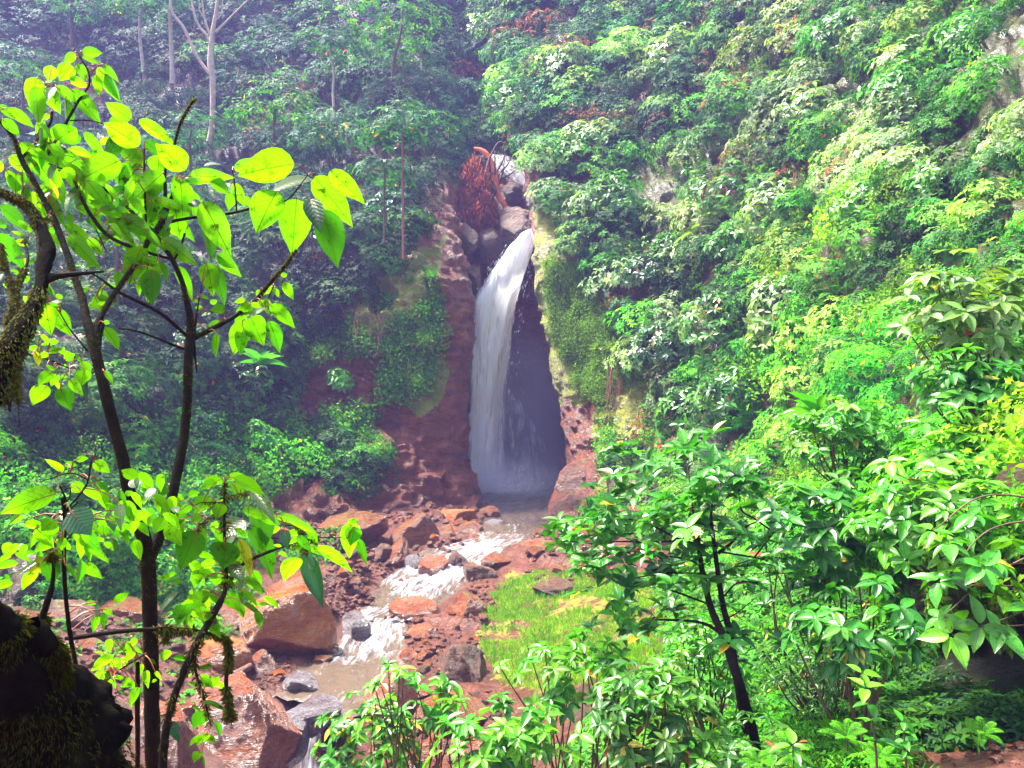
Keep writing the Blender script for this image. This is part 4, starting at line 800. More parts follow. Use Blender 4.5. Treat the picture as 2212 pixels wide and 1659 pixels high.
S3 = [(4,350,1465,45,1560,150),(4,430,1430,575,1420,84),(4,380,1340,322,1230,80),(4,470,1260,568,1240,42),(4,400,1290,512,1280,46),(4,580,1270,695,1330,76),(4,540,1215,640,1212,24,'w'),(4,480,1370,545,1360,44,'k'),(4,590,1300,650,1400,50,'k'),(4,600,1390,700,1520,60,'d'),
 (4,400,1600,560,1520,60,'k'),(4,440,1580,760,1640,165,'k'),(4,700,1560,800,1659,90,'k'),(7,420,130,650,320,110,'d'),(7,340,130,225,200,90),(7,230,180,290,300,90),(7,300,150,260,260,100),(7,500,150,640,180,90),(7,480,200,560,290,90),(7,280,370,130,480,90,'y'),(7,290,370,340,520,110,'d'),(7,270,370,140,450,34,'w'),(7,400,400,520,490,36),
 (7,700,140,820,100,60),(7,680,170,800,230,60,'d'),(7,640,230,700,120,70),(7,690,240,780,300,50,'d'),(7,830,250,870,370,60),(7,710,640,825,550,50),(7,590,640,470,670,40),(7,620,680,560,700,60,'k'),(7,600,720,570,820,44),(7,640,680,712,710,40),(7,640,700,640,800,44,'d')]
sapling('sapling', 'thin sapling in front of the stump with broad umbrella like leaves', L3, S3, [(7,200,200,12,170,130),(4,900,1500,26,180,140),(7,780,130,16,160,120),(7,520,250,16,180,130),(4,620,1560,12,150,130),(7,120,420,8,120,110)], 2.6, 22)
L4 = [limb([(7,400,860,22),(7,500,850,26),(7,700,820,26),(7,900,805,24),(7,1100,800,22),(7,1250,820,22),(7,1390,860,20),(7,1412,980,22),(7,1395,1120,26),(7,1412,1280,16),(7,1430,1390,6)], 2.9), limb([(7,1412,1290,10),(7,1380,1390,3)], 2.9), limb([(7,1200,810,14),(7,1180,720,12),(7,1190,740,6)], 2.9), limb([(7,1050,800,12),(7,1010,880,5)], 2.9), limb([(7,1415,1300,8),(7,1450,1360,3)], 2.9)]
sapling('hanging_branch', 'crooked moss covered dead twig running level behind the trunk then hanging down', L4, [], b=2.9, seed=23, moss=3500, cat='branch')
sapling('pole_sapling', 'straight dark bare stem beside the twin trunk', [limb([(7,845,1900,28),(7,850,1600,28),(7,848,1300,30),(7,850,1010,24)], 2.9)], [], b=2.9, seed=24, moss=500, cat='stem')
L5 = [limb([(7,600,1250,8),(7,640,1140,10),(7,760,1040,10),(7,890,960,12)], 2.9)]
sapling('sapling', 'small sprig of yellow green leaves left of the twin trunk', L5, [(7,700,965,540,1060,62),(7,800,900,670,980,50),(7,740,1000,640,1030,40),(7,650,1060,560,1110,40),(7,850,870,790,900,50),(7,690,1040,620,1160,44,'d'),(7,620,1180,690,1280,60,'k'),(7,1040,930,985,1010,52),(7,1150,990,1010,1020,50,'d'),(7,850,1160,788,1285,52),(7,900,1060,880,1180,40)], [(7,720,980,22,140,80),(7,640,1150,8,100,80),(7,900,1100,8,120,70)], 2.9, 25)
L6 = [limb([(7,250,1000,30),(7,260,760,34),(7,290,640,34),(7,320,540,26),(7,330,440,16),(7,320,330,8)], 2.5)]
sapling('mossy_stick', 'short upright stick wrapped in orange moss above the stump', L6, [], b=2.5, seed=26, moss=3000, cat='stick')
# fallen log by the huge boulders
tagobj(tubes('fallen_log', [(np.array([P(385,1440+100,19.9), P(440,1500,20.5), P(500,1462,21.4), P(540,1438,22.2)]), np.array([.10,.12,.1,.07]))], rock_mat('peeled_log_wood', [(.3, (.3, .1, .06)), (.6, (.5, .22, .15)), (.8, (.35, .15, .1))], .5, sc=3), ns=14, rough=.15, loc=P(440,1500,20.5)), 'pinkish peeled log lying across the huge bottom boulder', 'log')
# ---------------------------------------------------------------- shrubs, trees and ferns of their own
def near(u, v):
    best = None
    for G, N, uu_, vv_ in (SL, SRR, SB):
        q = (uu_ - u) ** 2 + (vv_ - v) ** 2 + G[:, 1] * 1.5; i = q.argmin()
        if best is None or q[i] < best[0]: best = (q[i], G[i], N[i])
    return best[1], best[2]
def bush(name, label, cat, base, cs, axs, L, wr, nl, palette, seed, group=None, mat='leafgloss', kind='mid', stems=18, sr=.012, droop=.5, odd=.012, spread=(55, 92), bark='brownbark', fine=0):
    r = np.random.default_rng(seed); t = empty(name, base, label, cat, group); LV = Leaves(); whorls(LV, cs, axs, nl, L, wr, palette, r, droop=droop, odd=odd, spread=spread)
    k = r.permutation(len(cs))[:stems]; mat, kind = ('bushleaf', 'hi') if name == 'shrub' else (mat, kind); ln = []
    for i in k:
        m = base * .45 + cs[i] * .55 + r.normal(0, .07, 3) * np.linalg.norm(cs[i] - base); m[2] -= .12 * abs(cs[i][2] - base[2]); ln.append((np.array([base, m, cs[i]]), np.array([sr * 1.6, sr, sr * .45])))
    tubes('stems', ln, M[bark], t, ns=6, rough=.1, step=.08); leaf_obj('foliage', LV, M[mat], kind, t); return t
def region(label, u0, v0, u1, v1, d, n, L, palette, seed, thick=.5, **k):
    n = int(n * .86)
    r = np.random.default_rng(seed); q = nz(r.normal(size=(n, 3))); q *= (r.random((n, 1)) ** .4); lump = 1 + .35 * fbm(nz(q) * 2 + seed, 3)[:, None]; q = q * lump
    c = P((u0 + u1) / 2, (v0 + v1) / 2, d); sc = np.array([(u1 - u0) / 2 / F * d, (u1 - u0) / 2 / F * d * thick + .15, (v1 - v0) / 2 / F * d]); cs = c + q * sc
    ax = nz(q * .8 + [0, -.15, 1.0]); bz = GZ(c[0], c[1]); base = np.array([c[0] + .1, c[1] + .2, bz])
    if k.pop('short', 0): base[2] = max(base[2], c[2] - sc[2] * 1.6)
    if k.get('hangs'): base = P(*k.pop('hangs'))
    return bush('shrub', label, 'shrub', base, cs, ax, L, k.pop('wr', .45), k.pop('nl', 7), palette, seed, **k)
region('bright green bush with yellow and red leaves overhanging the last drop of the stream', 690,1490,960,1690,8.6,95,.13,'bright',31,odd=.09)
region('open sprigs of light green leaves in front of the pale pink boulder', 800,1400,1010,1570,8.2,22,.14,'bright',32,odd=.03,thick=.4)
region('glossy green bush in the middle of the bottom edge', 920,1500,1260,1690,7.4,80,.15,'bright',33,odd=.02)
region('flat spreading bush below the mossy mound', 1080,1350,1390,1530,9,60,.17,'bright',34,odd=.01)
region('glossy bush between the flat spreading bush and the thin dark trunks', 1230,1430,1570,1690,7.2,100,.15,'mid',35,odd=.02)
region('small bright leaved bush behind the thin dark trunks', 1400,1300,1650,1520,10.5,110,.12,'bright',36,odd=.01)
region('large pale glossy bush right of the leaning small tree', 1640,1000,1980,1270,10,120,.22,'glossy',37)
region('tall bush with big pale leaves against the cliff at the picture edge', 1900,880,2260,1120,9.6,100,.24,'bright',38,short=1)
region('bush with large whitish leaves high on the cliff at the picture edge', 1930,560,2280,780,11,90,.27,'pale',39,short=1)
region('dark glossy drooping bush over the black hollow', 1700,1230,2010,1450,7.6,60,.2,'glossy',40,odd=.02,droop=.8,stems=8)
region('branch of very big smooth green leaves hanging over the black hollow', 1960,1090,2260,1400,5.0,30,.17,'bright',41,nl=5,wr=.5,droop=.6,odd=.02,stems=12,sr=.006,hangs=(2420,1120,5.4))
region('bush of mid green leaves below the whitish leaved bush', 1980,740,2260,910,10.2,70,.22,'glossy',42,short=1)
region('bush under the hanging moss curtain on the right cliff', 1690,850,1960,1020,13,90,.2,'bright',43,short=1)
region('broad glossy bush filling the picture edge above the big smooth leaves', 1820,1010,2280,1220,8.5,120,.2,'bright',44,short=1)
region('low dark green bush at the foot of the thin dark trunks', 1480,1540,1760,1690,7.0,60,.1,'mid',45)
region('leafy bush with long narrow leaves left of the black hollow', 1640,1380,1900,1560,9.5,130,.1,'mid',46,wr=.3)

# leaning small tree (crop E: 2100,1700, scale .5425)
def eu(x, y): return (2100 + x * .5425) / 1.80832, (1700 + y * .5425) / 1.80832
def ep(x, y, d=9.0): u, v = eu(x, y); return P(u, v, d + .5 * math.sin(x / 260) + .35 * math.cos(y / 190))
def el(pts): return np.array([ep(x, y) for x, y, _ in pts]), np.array([w_ * .3 / F * 9 / 2 for _, _, w_ in pts])
EL = [el([(1600,2420,74),(1548,2120,66),(1470,1850,62),(1400,1620,60),(1330,1430,54),(1250,1250,46),(1190,1000,38),(1150,720,28),(1140,600,18)]), el([(1500,2130,50),(1450,1850,48),(1405,1560,48),(1380,1400,46),(1330,1200,40),(1270,780,28),(1250,560,16),(1290,300,10)]),
 el([(1330,1430,24),(1180,1350,20),(940,1330,16),(820,1330,8)]), el([(1240,1220,16),(1000,1130,14),(860,1090,8)]), el([(1160,790,20),(1000,740,16),(800,640,12),(600,590,8),(450,560,6)]), el([(1190,960,18),(1100,900,14),(930,870,12)]),
 el([(1180,1000,18),(960,990,16),(800,1010,12),(640,1040,8)]), el([(1000,760,14),(800,770,12),(600,765,10),(420,780,9),(200,760,6)]), el([(1300,850,24),(1400,770,16),(1500,660,12),(1650,600,8)]), el([(1700,700,12),(1560,600,12),(1470,540,12),(1450,400,9),(1440,290,6)]), el([(1340,1160,14),(1450,1060,12),(1640,1070,8)]),
 el([(1130,650,12),(1100,390,9),(1075,220,9),(1040,170,7),(880,160,6),(700,130,6),(570,110,4)]), el([(1250,700,14),(1190,640,12),(1130,640,8)]), el([(1300,1350,12),(1420,1290,10),(1560,1180,6)]), el([(1560,880,12),(1700,700,12)]), el([(1310,840,14),(1560,880,12),(1650,900,8)])]
EW = [(570,110),(690,130),(880,160),(1060,80),(1130,90),(1290,280),(1190,310),(1440,290),(1530,300),(1370,260),(640,400),(720,430),(500,460),(960,470),(1090,450),(1190,480),(1300,500),(440,560),(560,600),(330,640),(220,720),(140,790),(260,790),(420,780),(520,700),(600,720),
 (700,690),(800,590),(880,560),(950,600),(640,840),(560,850),(380,900),(290,960),(370,1010),(430,960),(620,990),(560,1040),(690,1060),(860,940),(950,950),(1050,840),(1160,800),(1280,800),(1440,720),(1560,760),(1640,720),(1800,700),(1500,920),(1600,1060),(1400,960),(1220,930),
 (1330,1000),(1100,960),(1240,1060),(1060,1080),(930,1050),(900,1240),(990,1270),(860,1330),(740,1380),(640,1390),(1280,1510),(1370,1230),(1640,1220),(1700,860),(1830,860),(1760,1000),(1660,620),(1450,420),(1560,420),(1700,480),(1340,620),(1050,700),(1180,660),(740,800),(900,720)]
rt = np.random.default_rng(77); tr = empty('small_tree', ep(1600, 2420), 'small leaning tree with two thin dark trunks and spreading sprays of glossy leaves', 'tree')
tubes('trunk', EL[:2], M['bark'], tr, ns=12, rough=.15, step=.05); tubes('branches', EL[2:], M['bark'], tr, ns=7, rough=.2, step=.04)
ws = np.array([ep(x, y) for x, y in EW]); ex = ws[rt.integers(0, len(ws), 130)] + rt.normal(0, 1, (130, 3)) * [.22, .4, .12]; ws = np.concatenate([ws, ex]); LV = Leaves()
whorls(LV, ws, nz(rt.normal(0, .3, ws.shape) + [-.15, -.1, 1]), 7, .2, .44, 'glossy', rt, droop=.3, odd=.025, spread=(50, 85)); leaf_obj('foliage', LV, M['bushleaf'], 'hi', tr)

# young plants and ferns at the bottom
def fern(u, v, d, s, label, seed, nf=9, palette='bright', name='fern'):
    r = np.random.default_rng(seed); p = P(u, v, d); T = t_palm(seed, nf, 1, palette); LV = Leaves(); up = nz(np.array([0, -.25, 1.])); place(LV, T, p, up, s, r.random() * 6)
    t = empty(name, p, label, 'fern'); leaf_obj('fronds', LV, M['leaf'], 'lo', t)
    st = [(np.array([p - [0, 0, s * .3], p, p + [0, 0, s * .08]]), np.array([.03, .025, .01]) * s)]; tubes('stalk', st, M['brownbark'], t, ns=6)
for i, (u, v, d, s, lb) in enumerate([(1700,1625,6.2,.38,'bright fern at the bottom edge right of the thin dark trunks'),(1830,1600,6.6,.42,'yellow green fern beside the young plant'),(1640,1650,6.0,.3,'small fern in the grass at the bottom edge'),(2120,1590,7.2,.4,'dark fern at the mouth of the black hollow'),
   (1800,640,22,1.3,'fern with one long hanging frond on the green cliff'),(1560,540,33,1.5,'fern halfway up the green cliff'),(1500,980,30,1.2,'fern on the green cliff above the small leaning tree'),(300,950,27,1.3,'fern on the dark bank seen between the twin limbs'),(560,1020,31,1.2,'fern at the foot of the left forest'),
   (820,880,44.5,1.2,'fern on the mossy rock face left of the waterfall'),(1420,880,38,1.4,'fern between moss and dark shrubs right of the waterfall'),(1960,760,14,.8,'light green fern on the near part of the right cliff'),(470,960,30,1.3,'brown tipped fern on the left bank'),(1900,1640,5.8,.3,'fern beside the bare red earth')]):
    if d > 12: g_, n_ = near(u, v); d = g_[1] - .3
    fern(u, v, d, s * (.62 if d < 12 else .8), lb, 700 + i)
def youngplant(pts, label, seed, L=.14):
    r = np.random.default_rng(seed); p = np.array([P(*q) for q in pts]); t = empty('young_plant', p[0], label, 'plant'); tubes('stem', [(p, np.linspace(.009, .003, len(p)))], M['brownbark'], t, ns=6)
    c = crm(p, 7)[2:]; LV = Leaves(); whorls(LV, c, nz(r.normal(0, .2, c.shape) + [0, -.2, 1]), 3, L, .5, 'bright', r, spread=(60, 95), droop=.3, odd=0); leaf_obj('leaves', LV, M['leafgloss'], 'hi', t)
youngplant([(1895,1680,5),(1890,1600,5),(1878,1520,5),(1862,1455,5)], 'tall thin young plant in front of the black hollow', 81)
youngplant([(1960,1680,5.4),(1955,1620,5.4),(1950,1560,5.4)], 'short young plant right of the tall thin one', 82, .1)
youngplant([(1720,1700,4.6),(1716,1660,4.6),(1712,1610,4.6)], 'young plant with round pale leaves at the bottom edge', 83, .12)

# tall grass and ground cover
def gsample(poly, n, r, dmin=5):
    gp = p3[p3[:, 1] > dmin]; a, b = UV(gp); i = np.where(inpoly(a, b, poly))[0]; q = gp[r.choice(i, n)] + np.c_[r.uniform(-.12, .12, (n, 2)), np.zeros(n)]; return q
r2 = np.random.default_rng(5); LV = Leaves(); q = gsample(MOUND, 26000, r2); q = q[fbm(q * 1.1, 3) > -.17]
th = r2.random(len(q)) * 6.283; D = nz(np.stack([np.cos(th) * .5, np.sin(th) * .5, np.ones(len(q))], -1)); LV.add(q, D, np.stack([np.sin(th), -np.cos(th), th * 0 + .2], -1), r2.uniform(.07, .24, len(q)), .026, pal('yellow', len(q), r2, .01) * [.95, 1.15, .9] * (1 + .5 * fbm(q * 1.2, 2)[:, None] * [1, .6, .3]))
o = leaf_obj('grass', LV, M['leaf']); o['kind'] = 'stuff'; tagobj(o, 'yellow green grass and moss on the mound beside the stream', 'grass')
def gcover(name, label, poly, n, size, Ts, r, dmin=5, tint=1.0):
    q = gsample(poly, n, r, dmin); LV = Leaves()
    for p in q: place(LV, ch(r, Ts), p, nz(np.array([r.normal(0, .15), -.1, 1])), size * r.uniform(.5, 1.4), r.random() * 6.28, np.array([1, 1, 1.]) * tint * r.uniform(.7, 1.3))
    print(name, LV.count()); o = leaf_obj(name, LV, M['leaf'], 'lo'); o['kind'] = 'stuff'; tagobj(o, label, 'undergrowth')
T_gc = [t_shrub(800 + i, 26, 6, .34, .42, ['mid', 'bright', 'glossy', 'mid'][i], droop=.3) for i in range(4)] + [t_fine(810 + i, 120, .2, ['bright', 'mid'][i]) for i in range(2)]
gcover('ground_undergrowth', 'low green plants covering the slope under the small tree', [(1400,1250),(1560,1180),(1750,1150),(1950,1250),(1980,1480),(1930,1560),(1700,1600),(1560,1659),(1250,1659),(1300,1560),(1420,1440),(1480,1380)], 900, .36, T_gc, r2)
gcover('near_undergrowth', 'low plants and grass tufts along the bottom edge', [(1500,1560),(1700,1560),(1900,1600),(1960,1659),(1960,1700),(1500,1700)], 260, .18, T_gc + [t_blade(830 + i, 30, 1.4, .05, 'bright') for i in range(3)], r2, 4)
gcover('shade_toned_undergrowth', 'dark creeping plants coloured as in shade around the black hollow', [(1750,1300),(1960,1300),(1990,1480),(2230,1560),(2230,1610),(2000,1620),(1760,1560)], 360, .3, [t_shrub(840, 30, 6, .3, .35, 'dark', droop=.5), T_gc[0]], r2, 5, .7)  # dark palette and lowered tint put the hollow's shade into leaf colour
gcover('bank_undergrowth', 'green plants on the left stream bank', [(-100,1100),(560,1100),(600,1150),(420,1200),(150,1260),(-100,1300)], 500, .6, T_gc, r2, 10)
gcover('bank_tufts', 'small green tufts between the stones of the left bank', [(0,1250),(450,1220),(560,1300),(400,1600),(0,1600)], 120, .3, T_gc, r2, 10)

# grass blades hanging and root curtains
def roots(label, spots, seed, mat='brownbark'):
    r = np.random.default_rng(seed); ln = []
    for (u, v, wd, ht, n) in spots:
        g_, n_ = near(u, v)
        for k in range(n):
            d = g_[1] - r.uniform(.3, 1.3); a, b = u + r.uniform(-wd, wd), v + r.uniform(-ht * .3, 0); L = ht * r.uniform(.4, 1); ln.append((np.array([P(a, b, d), P(a + r.normal(0, 6), b + L * .5, d), P(a + r.normal(0, 11), b + L, d)]), np.array([.014, .012, .006]) * r.uniform(.5, 1.1) * d / 45))
    o = tubes('hanging_roots', ln, M[mat], None, ns=4, rough=.1, step=.5, loc=ln[0][0][0]); o['kind'] = 'stuff'; tagobj(o, label, 'roots')
M['redroot'] = (lambda g: (g.set(Base_Color=(.26, .11, .07), Roughness=.8), g.m)[1])(NT('red_brown_roots'))
roots('curtains of thin red brown roots hanging from the cliffs', [(678,560,22,170,70),(800,700,40,120,20),(1310,120,30,130,40),(1390,260,40,160,50),(1230,120,25,160,30),(1560,420,30,120,30),(1735,400,26,110,40),(1340,560,40,180,40),(1420,560,30,150,25),(870,560,10,230,8),(760,200,60,250,40),(1040,150,40,150,40),(1330,830,20,200,30),(1240,1000,30,120,10),(1890,300,40,90,30),(1800,560,30,100,30),(600,330,60,200,30)], 91, 'redroot')

# pale bare tree and thin trunks in the hazy forest (crop 1 coordinates)
def far(pts, d, c=1): o = [P(*cuv(c, x, y), d + dd_) for x, y, w_, dd_ in [(q + (0,))[:4] for q in pts]]; return np.array(o), np.array([q[2] * PX * d / 2 for q in pts])
d0 = 54.0
BT = [far([(1275,900,44),(1300,850,36),(1312,700,32),(1312,500,34),(1300,380,40),(1308,230,30),(1325,120,22),(1350,-40,16)], d0)]
BB = [far([(1295,460,22),(1210,340,20),(1140,180,18),(1065,80,16),(1045,-60,12)], d0), far([(1305,330,18),(1290,240,18),(1215,140,15),(1175,-40,10)], d0), far([(1295,215,16),(1262,110,12),(1243,-40,9)], d0), far([(1330,200,18),(1400,130,14),(1480,50,11),(1560,-30,8)], d0), far([(1320,130,12),(1370,80,9),(1370,-40,7)], d0), far([(1262,110,6),(1230,60,5),(1235,-20,4)], d0)]
tr = empty('bare_tree', BT[0][0][0], 'tall pale leafless tree with forked branches in the hazy forest', 'tree'); tubes('trunk', BT, M['palebark'], tr, ns=10, rough=.12, step=.5); tubes('branches', BB, M['palebark'], tr, ns=7, rough=.12, step=.5)
def fartree(pts, c, label, seed, mat, crown, cr, d=None, pal_='blue', off=3.0):
    u, v = cuv(c, *pts[0][:2]) if c != 2 else ((1300 + pts[0][0] * .6329) / 1.80832, pts[0][1] * .6329 / 1.80832)
    if c == 2: pts = [(x + 2054, y, w_) for x, y, w_ in pts]; c = 1
    g_, n_ = near(u, v); d = d or g_[1] - off; l = far(pts, d, c); r = np.random.default_rng(seed); t = empty('forest_tree', l[0][0], label, 'tree', 'trees in the hazy forest')
    tubes('trunk', [l], M[mat], t, ns=8, rough=.15, step=.6); LV = Leaves()
    for (x, y, s) in crown:
        if c == 1: pass
        q = P(*cuv(1, x, y), d - .3); K = 60; cc, ax = dome(K, r, .45, -.1, .4, seed); whorls(LV, cc * s + q, ax, 5, .42, .42, pal_, r, droop=.35)
    leaf_obj('crown', LV, M['leaf'], 'lo', t)
fartree([(895,500,22),(880,380,20),(862,200,18),(868,0,14),(870,-80,12)], 1, 'forest tree with a thin pale trunk left of the bare tree', 61, 'palebark', [(900,-20,2.2),(800,60,1.8)], 2)
fartree([(1065,520,32),(1060,350,26),(1050,120,22),(1055,-60,16)], 1, 'forest tree with a blotched pinkish trunk beside the bare tree', 62, 'palebark', [(1000,60,2.0),(1090,-30,2.4)], 2)
fartree([(450,330,24),(442,150,22),(440,-60,18)], 1, 'forest tree with a dark straight trunk at the top left of the picture', 63, 'brownbark', [(420,20,2.6),(520,100,2)], 2)
fartree([(2065,760,16),(2055,560,16),(2060,450,12),(2030,300,9)], 1, 'slim forest tree with a pale lower trunk in the shaded forest', 64, 'palebark', [(2000,250,2.6),(2100,330,2)], 2)
fartree([(375,1000,30),(370,700,26),(375,400,22),(420,200,16),(430,60,12)], 2, 'large forest tree with layered crown left of the red slope', 65, 'brownbark', [(2254,150,3.4),(2454,60,3),(2454,260,2.6),(2554,140,2.6)], 3, pal_='mid')
fartree([(435,1600,16),(432,1200,16),(430,800,12)], 2, 'forest tree with a thin reddish trunk above the left rock face', 66, 'redroot', [(2484,780,2.2),(2404,860,1.8)], 2)
fartree([(320,1500,14),(318,1200,14),(322,1050,10)], 2, 'small forest tree with a thin trunk near the waterfall', 67, 'brownbark', [(2354,1080,1.8)], 1.6)
fartree([(720,1900,20),(724,1600,18),(722,1250,12)], 1, 'forest tree half hidden behind the glowing leaves', 68, 'brownbark', [(700,1250,2.4),(800,1320,2)], 2)
fartree([(150,760,20),(140,600,16),(150,460,12)], 1, 'forest tree low in the haze at the top left corner', 69, 'brownbark', [(150,420,2.8),(60,500,2.2)], 2)
fartree([(1700,1000,20),(1690,800,18),(1700,640,12)], 1, 'rounded pale forest tree below the bare tree', 70, 'brownbark', [(1700,640,2.8),(1560,720,2.2),(1830,700,2.2)], 2, pal_='mid')
fartree([(2200,1000,20),(2150,860,18),(2110,780,12)], 1, 'flat topped forest tree with feathery crown in the forest centre', 71, 'brownbark', [(2110,790,3.0),(1960,880,2.2),(2250,860,2.4)], 2, pal_='blue')
fartree([(1180,1100,20),(1170,900,18),(1180,800,12)], 1, 'rounded forest tree behind the long bare twig of the near tree', 72, 'brownbark', [(1180,800,2.6),(1080,900,2)], 2)

# shrubs that stand out on the cliffs
def cliffshrub(u, v, s, palette, label, seed, L=.3, wr=.45, droop=.5, K=70, off=.5):
    g_, n_ = near(u, v); r = np.random.default_rng(seed); c, a = dome(K, r, .75, -.25, .35, seed); up = nz(n_ * .5 + [0, 0, .6]); cs = rotup(c, up, 0) * s + g_ + n_ * s * off
    bush('cliff_shrub', label, 'shrub', g_ + n_ * .1, cs, nz(rotup(a, up, 0) + [0, 0, .2]), L, wr, 6, palette, seed, 'shrubs on the cliffs', 'leafgloss', 'mid', 8, .03, droop)
for i, q in enumerate([(1760,250,1.5,'pale','whitish shrub high on the right cliff below the dark grey overhang'),(1850,90,1.8,'mid','large leaved shrub at the top of the right cliff'),(1730,60,1.3,'pale','silvery tuft of leaves sticking up at the top of the cliff'),(1480,150,2.2,'pale','pale shrub in the middle of the top of the right cliff'),
  (1560,420,2.0,'mid','round shrub on the cliff beside the orange branches'),(1690,440,1.6,'pale','pale drooping shrub left of the brown hollow'),(1600,560,1.5,'mid','rosette leaved shrub on the shaded corner of the cliff'),(1700,640,1.4,'pale','shrub with large grey leaves hanging over the cliff corner'),
  (1560,700,1.6,'mid','dark leaved shrub in the recess of the right cliff'),(1480,560,1.8,'mid','mid green shrub above the moss curtain'),(1350,440,1.8,'mid','shrub at the edge of the moss curtain near the waterfall lip'),(1290,330,2.0,'pale','pale shrub above the waterfall lip on the cliff'),
  (1400,620,1.6,'dark','dark shrub with hanging leaves beside the moss curtain'),(1450,760,1.5,'dark','bluish drooping shrub halfway down the cliff right of the moss'),(1500,880,1.3,'mid','shrub with hanging leaves low on the cliff'),(1950,200,1.2,'bright','bright shrub near the top right corner'),(2100,80,1.1,'bright','bright shrub in the top right corner'),
  (1880,430,1.1,'bright','light green shrub in the middle of the near cliff'),(2050,380,1.0,'bright','shrub on the near cliff above the white leaved bush'),(1690,760,1.2,'yellow','yellow green shrub on the bulge of the cliff'),(1600,850,1.2,'mid','shrub at the lower part of the cliff above the small tree'),(1790,930,.9,'bright','shrub beside the long leaved plant on the cliff'),
  (1240,160,2.2,'pale','pale shrub at the top centre of the picture'),(1130,230,2.2,'mid','shrub right of the bare red slope'),(1060,90,2.4,'pale','whitish shrub at the top of the valley'),(860,330,2.2,'blue','shrub in the haze left of the red slope'),
  (560,700,1.3,'mid','shrub on the dark slope between the near leaves and the red rock'),(520,840,1.3,'mid','shrub with pale tips in the middle of the left slope'),(430,760,1.3,'dark','dark shrub behind the right limb of the near tree'),(620,620,1.5,'mid','shrub above the red rock on the left'),(730,820,.6,'bright','small shrub growing on the red rock face'),
  (540,950,1.0,'bright','light green shrub low on the left slope'),(760,530,1.6,'blue','shrub at the top of the left rock face'),(850,470,1.7,'blue','shrub over the corner of the left rock face'),(340,620,1.6,'dark','shrub seen between the limbs of the near tree'),(730,930,.6,'bright','round leaved shrub on the ledge below the left rock face')]):
    g_, n_ = near(q[0], q[1]); cliffshrub(q[0], q[1], q[2], q[3], q[4], 900 + i, L=(.2 + .004 * g_[1]) * (1.15 if q[3] == 'pale' else 1))
# plant with long strap leaves
def strap(u, v, d, s, label, seed, n=9):
    r = np.random.default_rng(seed); p = P(u, v, d); t = empty('broad_leaf_plant', p, label, 'plant'); LV = Leaves(); th = r.random(n) * 6.283; D = nz(np.stack([np.cos(th) * .8, np.sin(th) * .5 - .1, r.uniform(.2, 1.3, n)], -1)); N = np.cross(np.stack([np.sin(th), -np.cos(th), th * 0], -1), D); N *= np.sign(N[:, 2:3] + 1e-6)
    LV.add(p + D * .02, D, N, s * r.uniform(.7, 1.2, n), s * .26, pal('bright', n, r, 0) * 1.1); leaf_obj('leaves', LV, M['leafgloss'], 'hi', t, curl=2.2); tubes('stem', [(np.array([p - [0, 0, s * .3], p]), np.array([.04, .02]) * s)], M['brownbark'], t, ns=6)
strap(1800,960,13.2,.7,'wild ginger like plant with long yellow green leaves on the right cliff',95); strap(1770,910,15,.7,'upright broad leaved plant above the long leaved one',96,6); strap(560,790,38.5,1.2,'banana like plant with pale broken leaves on the left slope',97)

# dead red tree above the fall
rd = np.random.default_rng(8); c2 = lambda x, y, d=54.8: P((1300 + x * .6329) / 1.80832, y * .6329 / 1.80832, d)
tr = empty('dead_tree', c2(1080, 1300), 'dead tree with hanging red leaves beside the top of the waterfall', 'tree')
tubes('trunk', [(np.array([c2(1085,1300), c2(1010,1180), c2(1000,1080), c2(965,980), c2(920,930), c2(870,915)]), np.array([.16,.2,.22,.2,.16,.08]))], M['deadwood'], tr, ns=8, rough=.2, step=.3)
ln = []; tips = []
for (x, y) in [(740,1220),(760,1130),(800,1020),(860,960),(780,1290),(850,1330),(900,1350),(960,1370),(990,1310),(830,1180),(900,1100),(1000,930),(1090,920),(700,1260),(890,1250),(940,1200)]:
    a = c2(*[(1000,1080),(965,980),(1010,1180)][rd.integers(3)], 54.6 + rd.uniform(-.6, .4)); e = c2(x, y, 54.4 + rd.uniform(-.9, .6)); m = (a + e) / 2 + [0, 0, rd.uniform(.2, .8)]; ln.append((np.array([a, m, e]), np.array([.07, .045, .015]))); tips.append(crm(np.array([a, m, e]), 14)[4:])
    for k in range(3): s = crm(np.array([a, m, e]), 14)[rd.integers(4, 13)]; f = s + [rd.normal(0, .4), rd.normal(0, .3), -rd.uniform(.4, 1.3)]; ln.append((np.array([s, (s + f) / 2 + [rd.normal(0, .1), 0, 0], f]), np.array([.025, .018, .008]))); tips.append(crm(np.array([s, (s + f) / 2, f]), 7)[2:])
for (x0, y0, x1, y1) in [(1020,1150,1060,980),(1040,1060,1100,970),(1030,1110,1140,1040),(1000,1080,1080,900)]: ln.append((np.array([c2(x0,y0,55.5), c2((x0+x1)/2+10,(y0+y1)/2,55.5), c2(x1,y1,55.5)]), np.array([.07,.05,.02])))
tubes('branches', ln, M['brownbark'], tr, ns=5, rough=.1, step=.25); tp = np.concatenate(tips); tu, tv = UV(tp); tp = tp[~((tu > 1055) & (tv < 430))]; tp = tp[rd.integers(0, len(tp), 2300)] + rd.normal(0, .13, (2300, 3)); LV = Leaves()
LV.add(tp, nz(rd.normal(0, .35, tp.shape) + [0, 0, -1]), rd.normal(size=tp.shape), rd.uniform(.2, .4, 2300), .1, pal('dead', 2300, rd, 0) * rd.uniform(.5, 1.4, (2300, 1))); leaf_obj('dead_leaves', LV, M['leaf'], 'lo', tr)
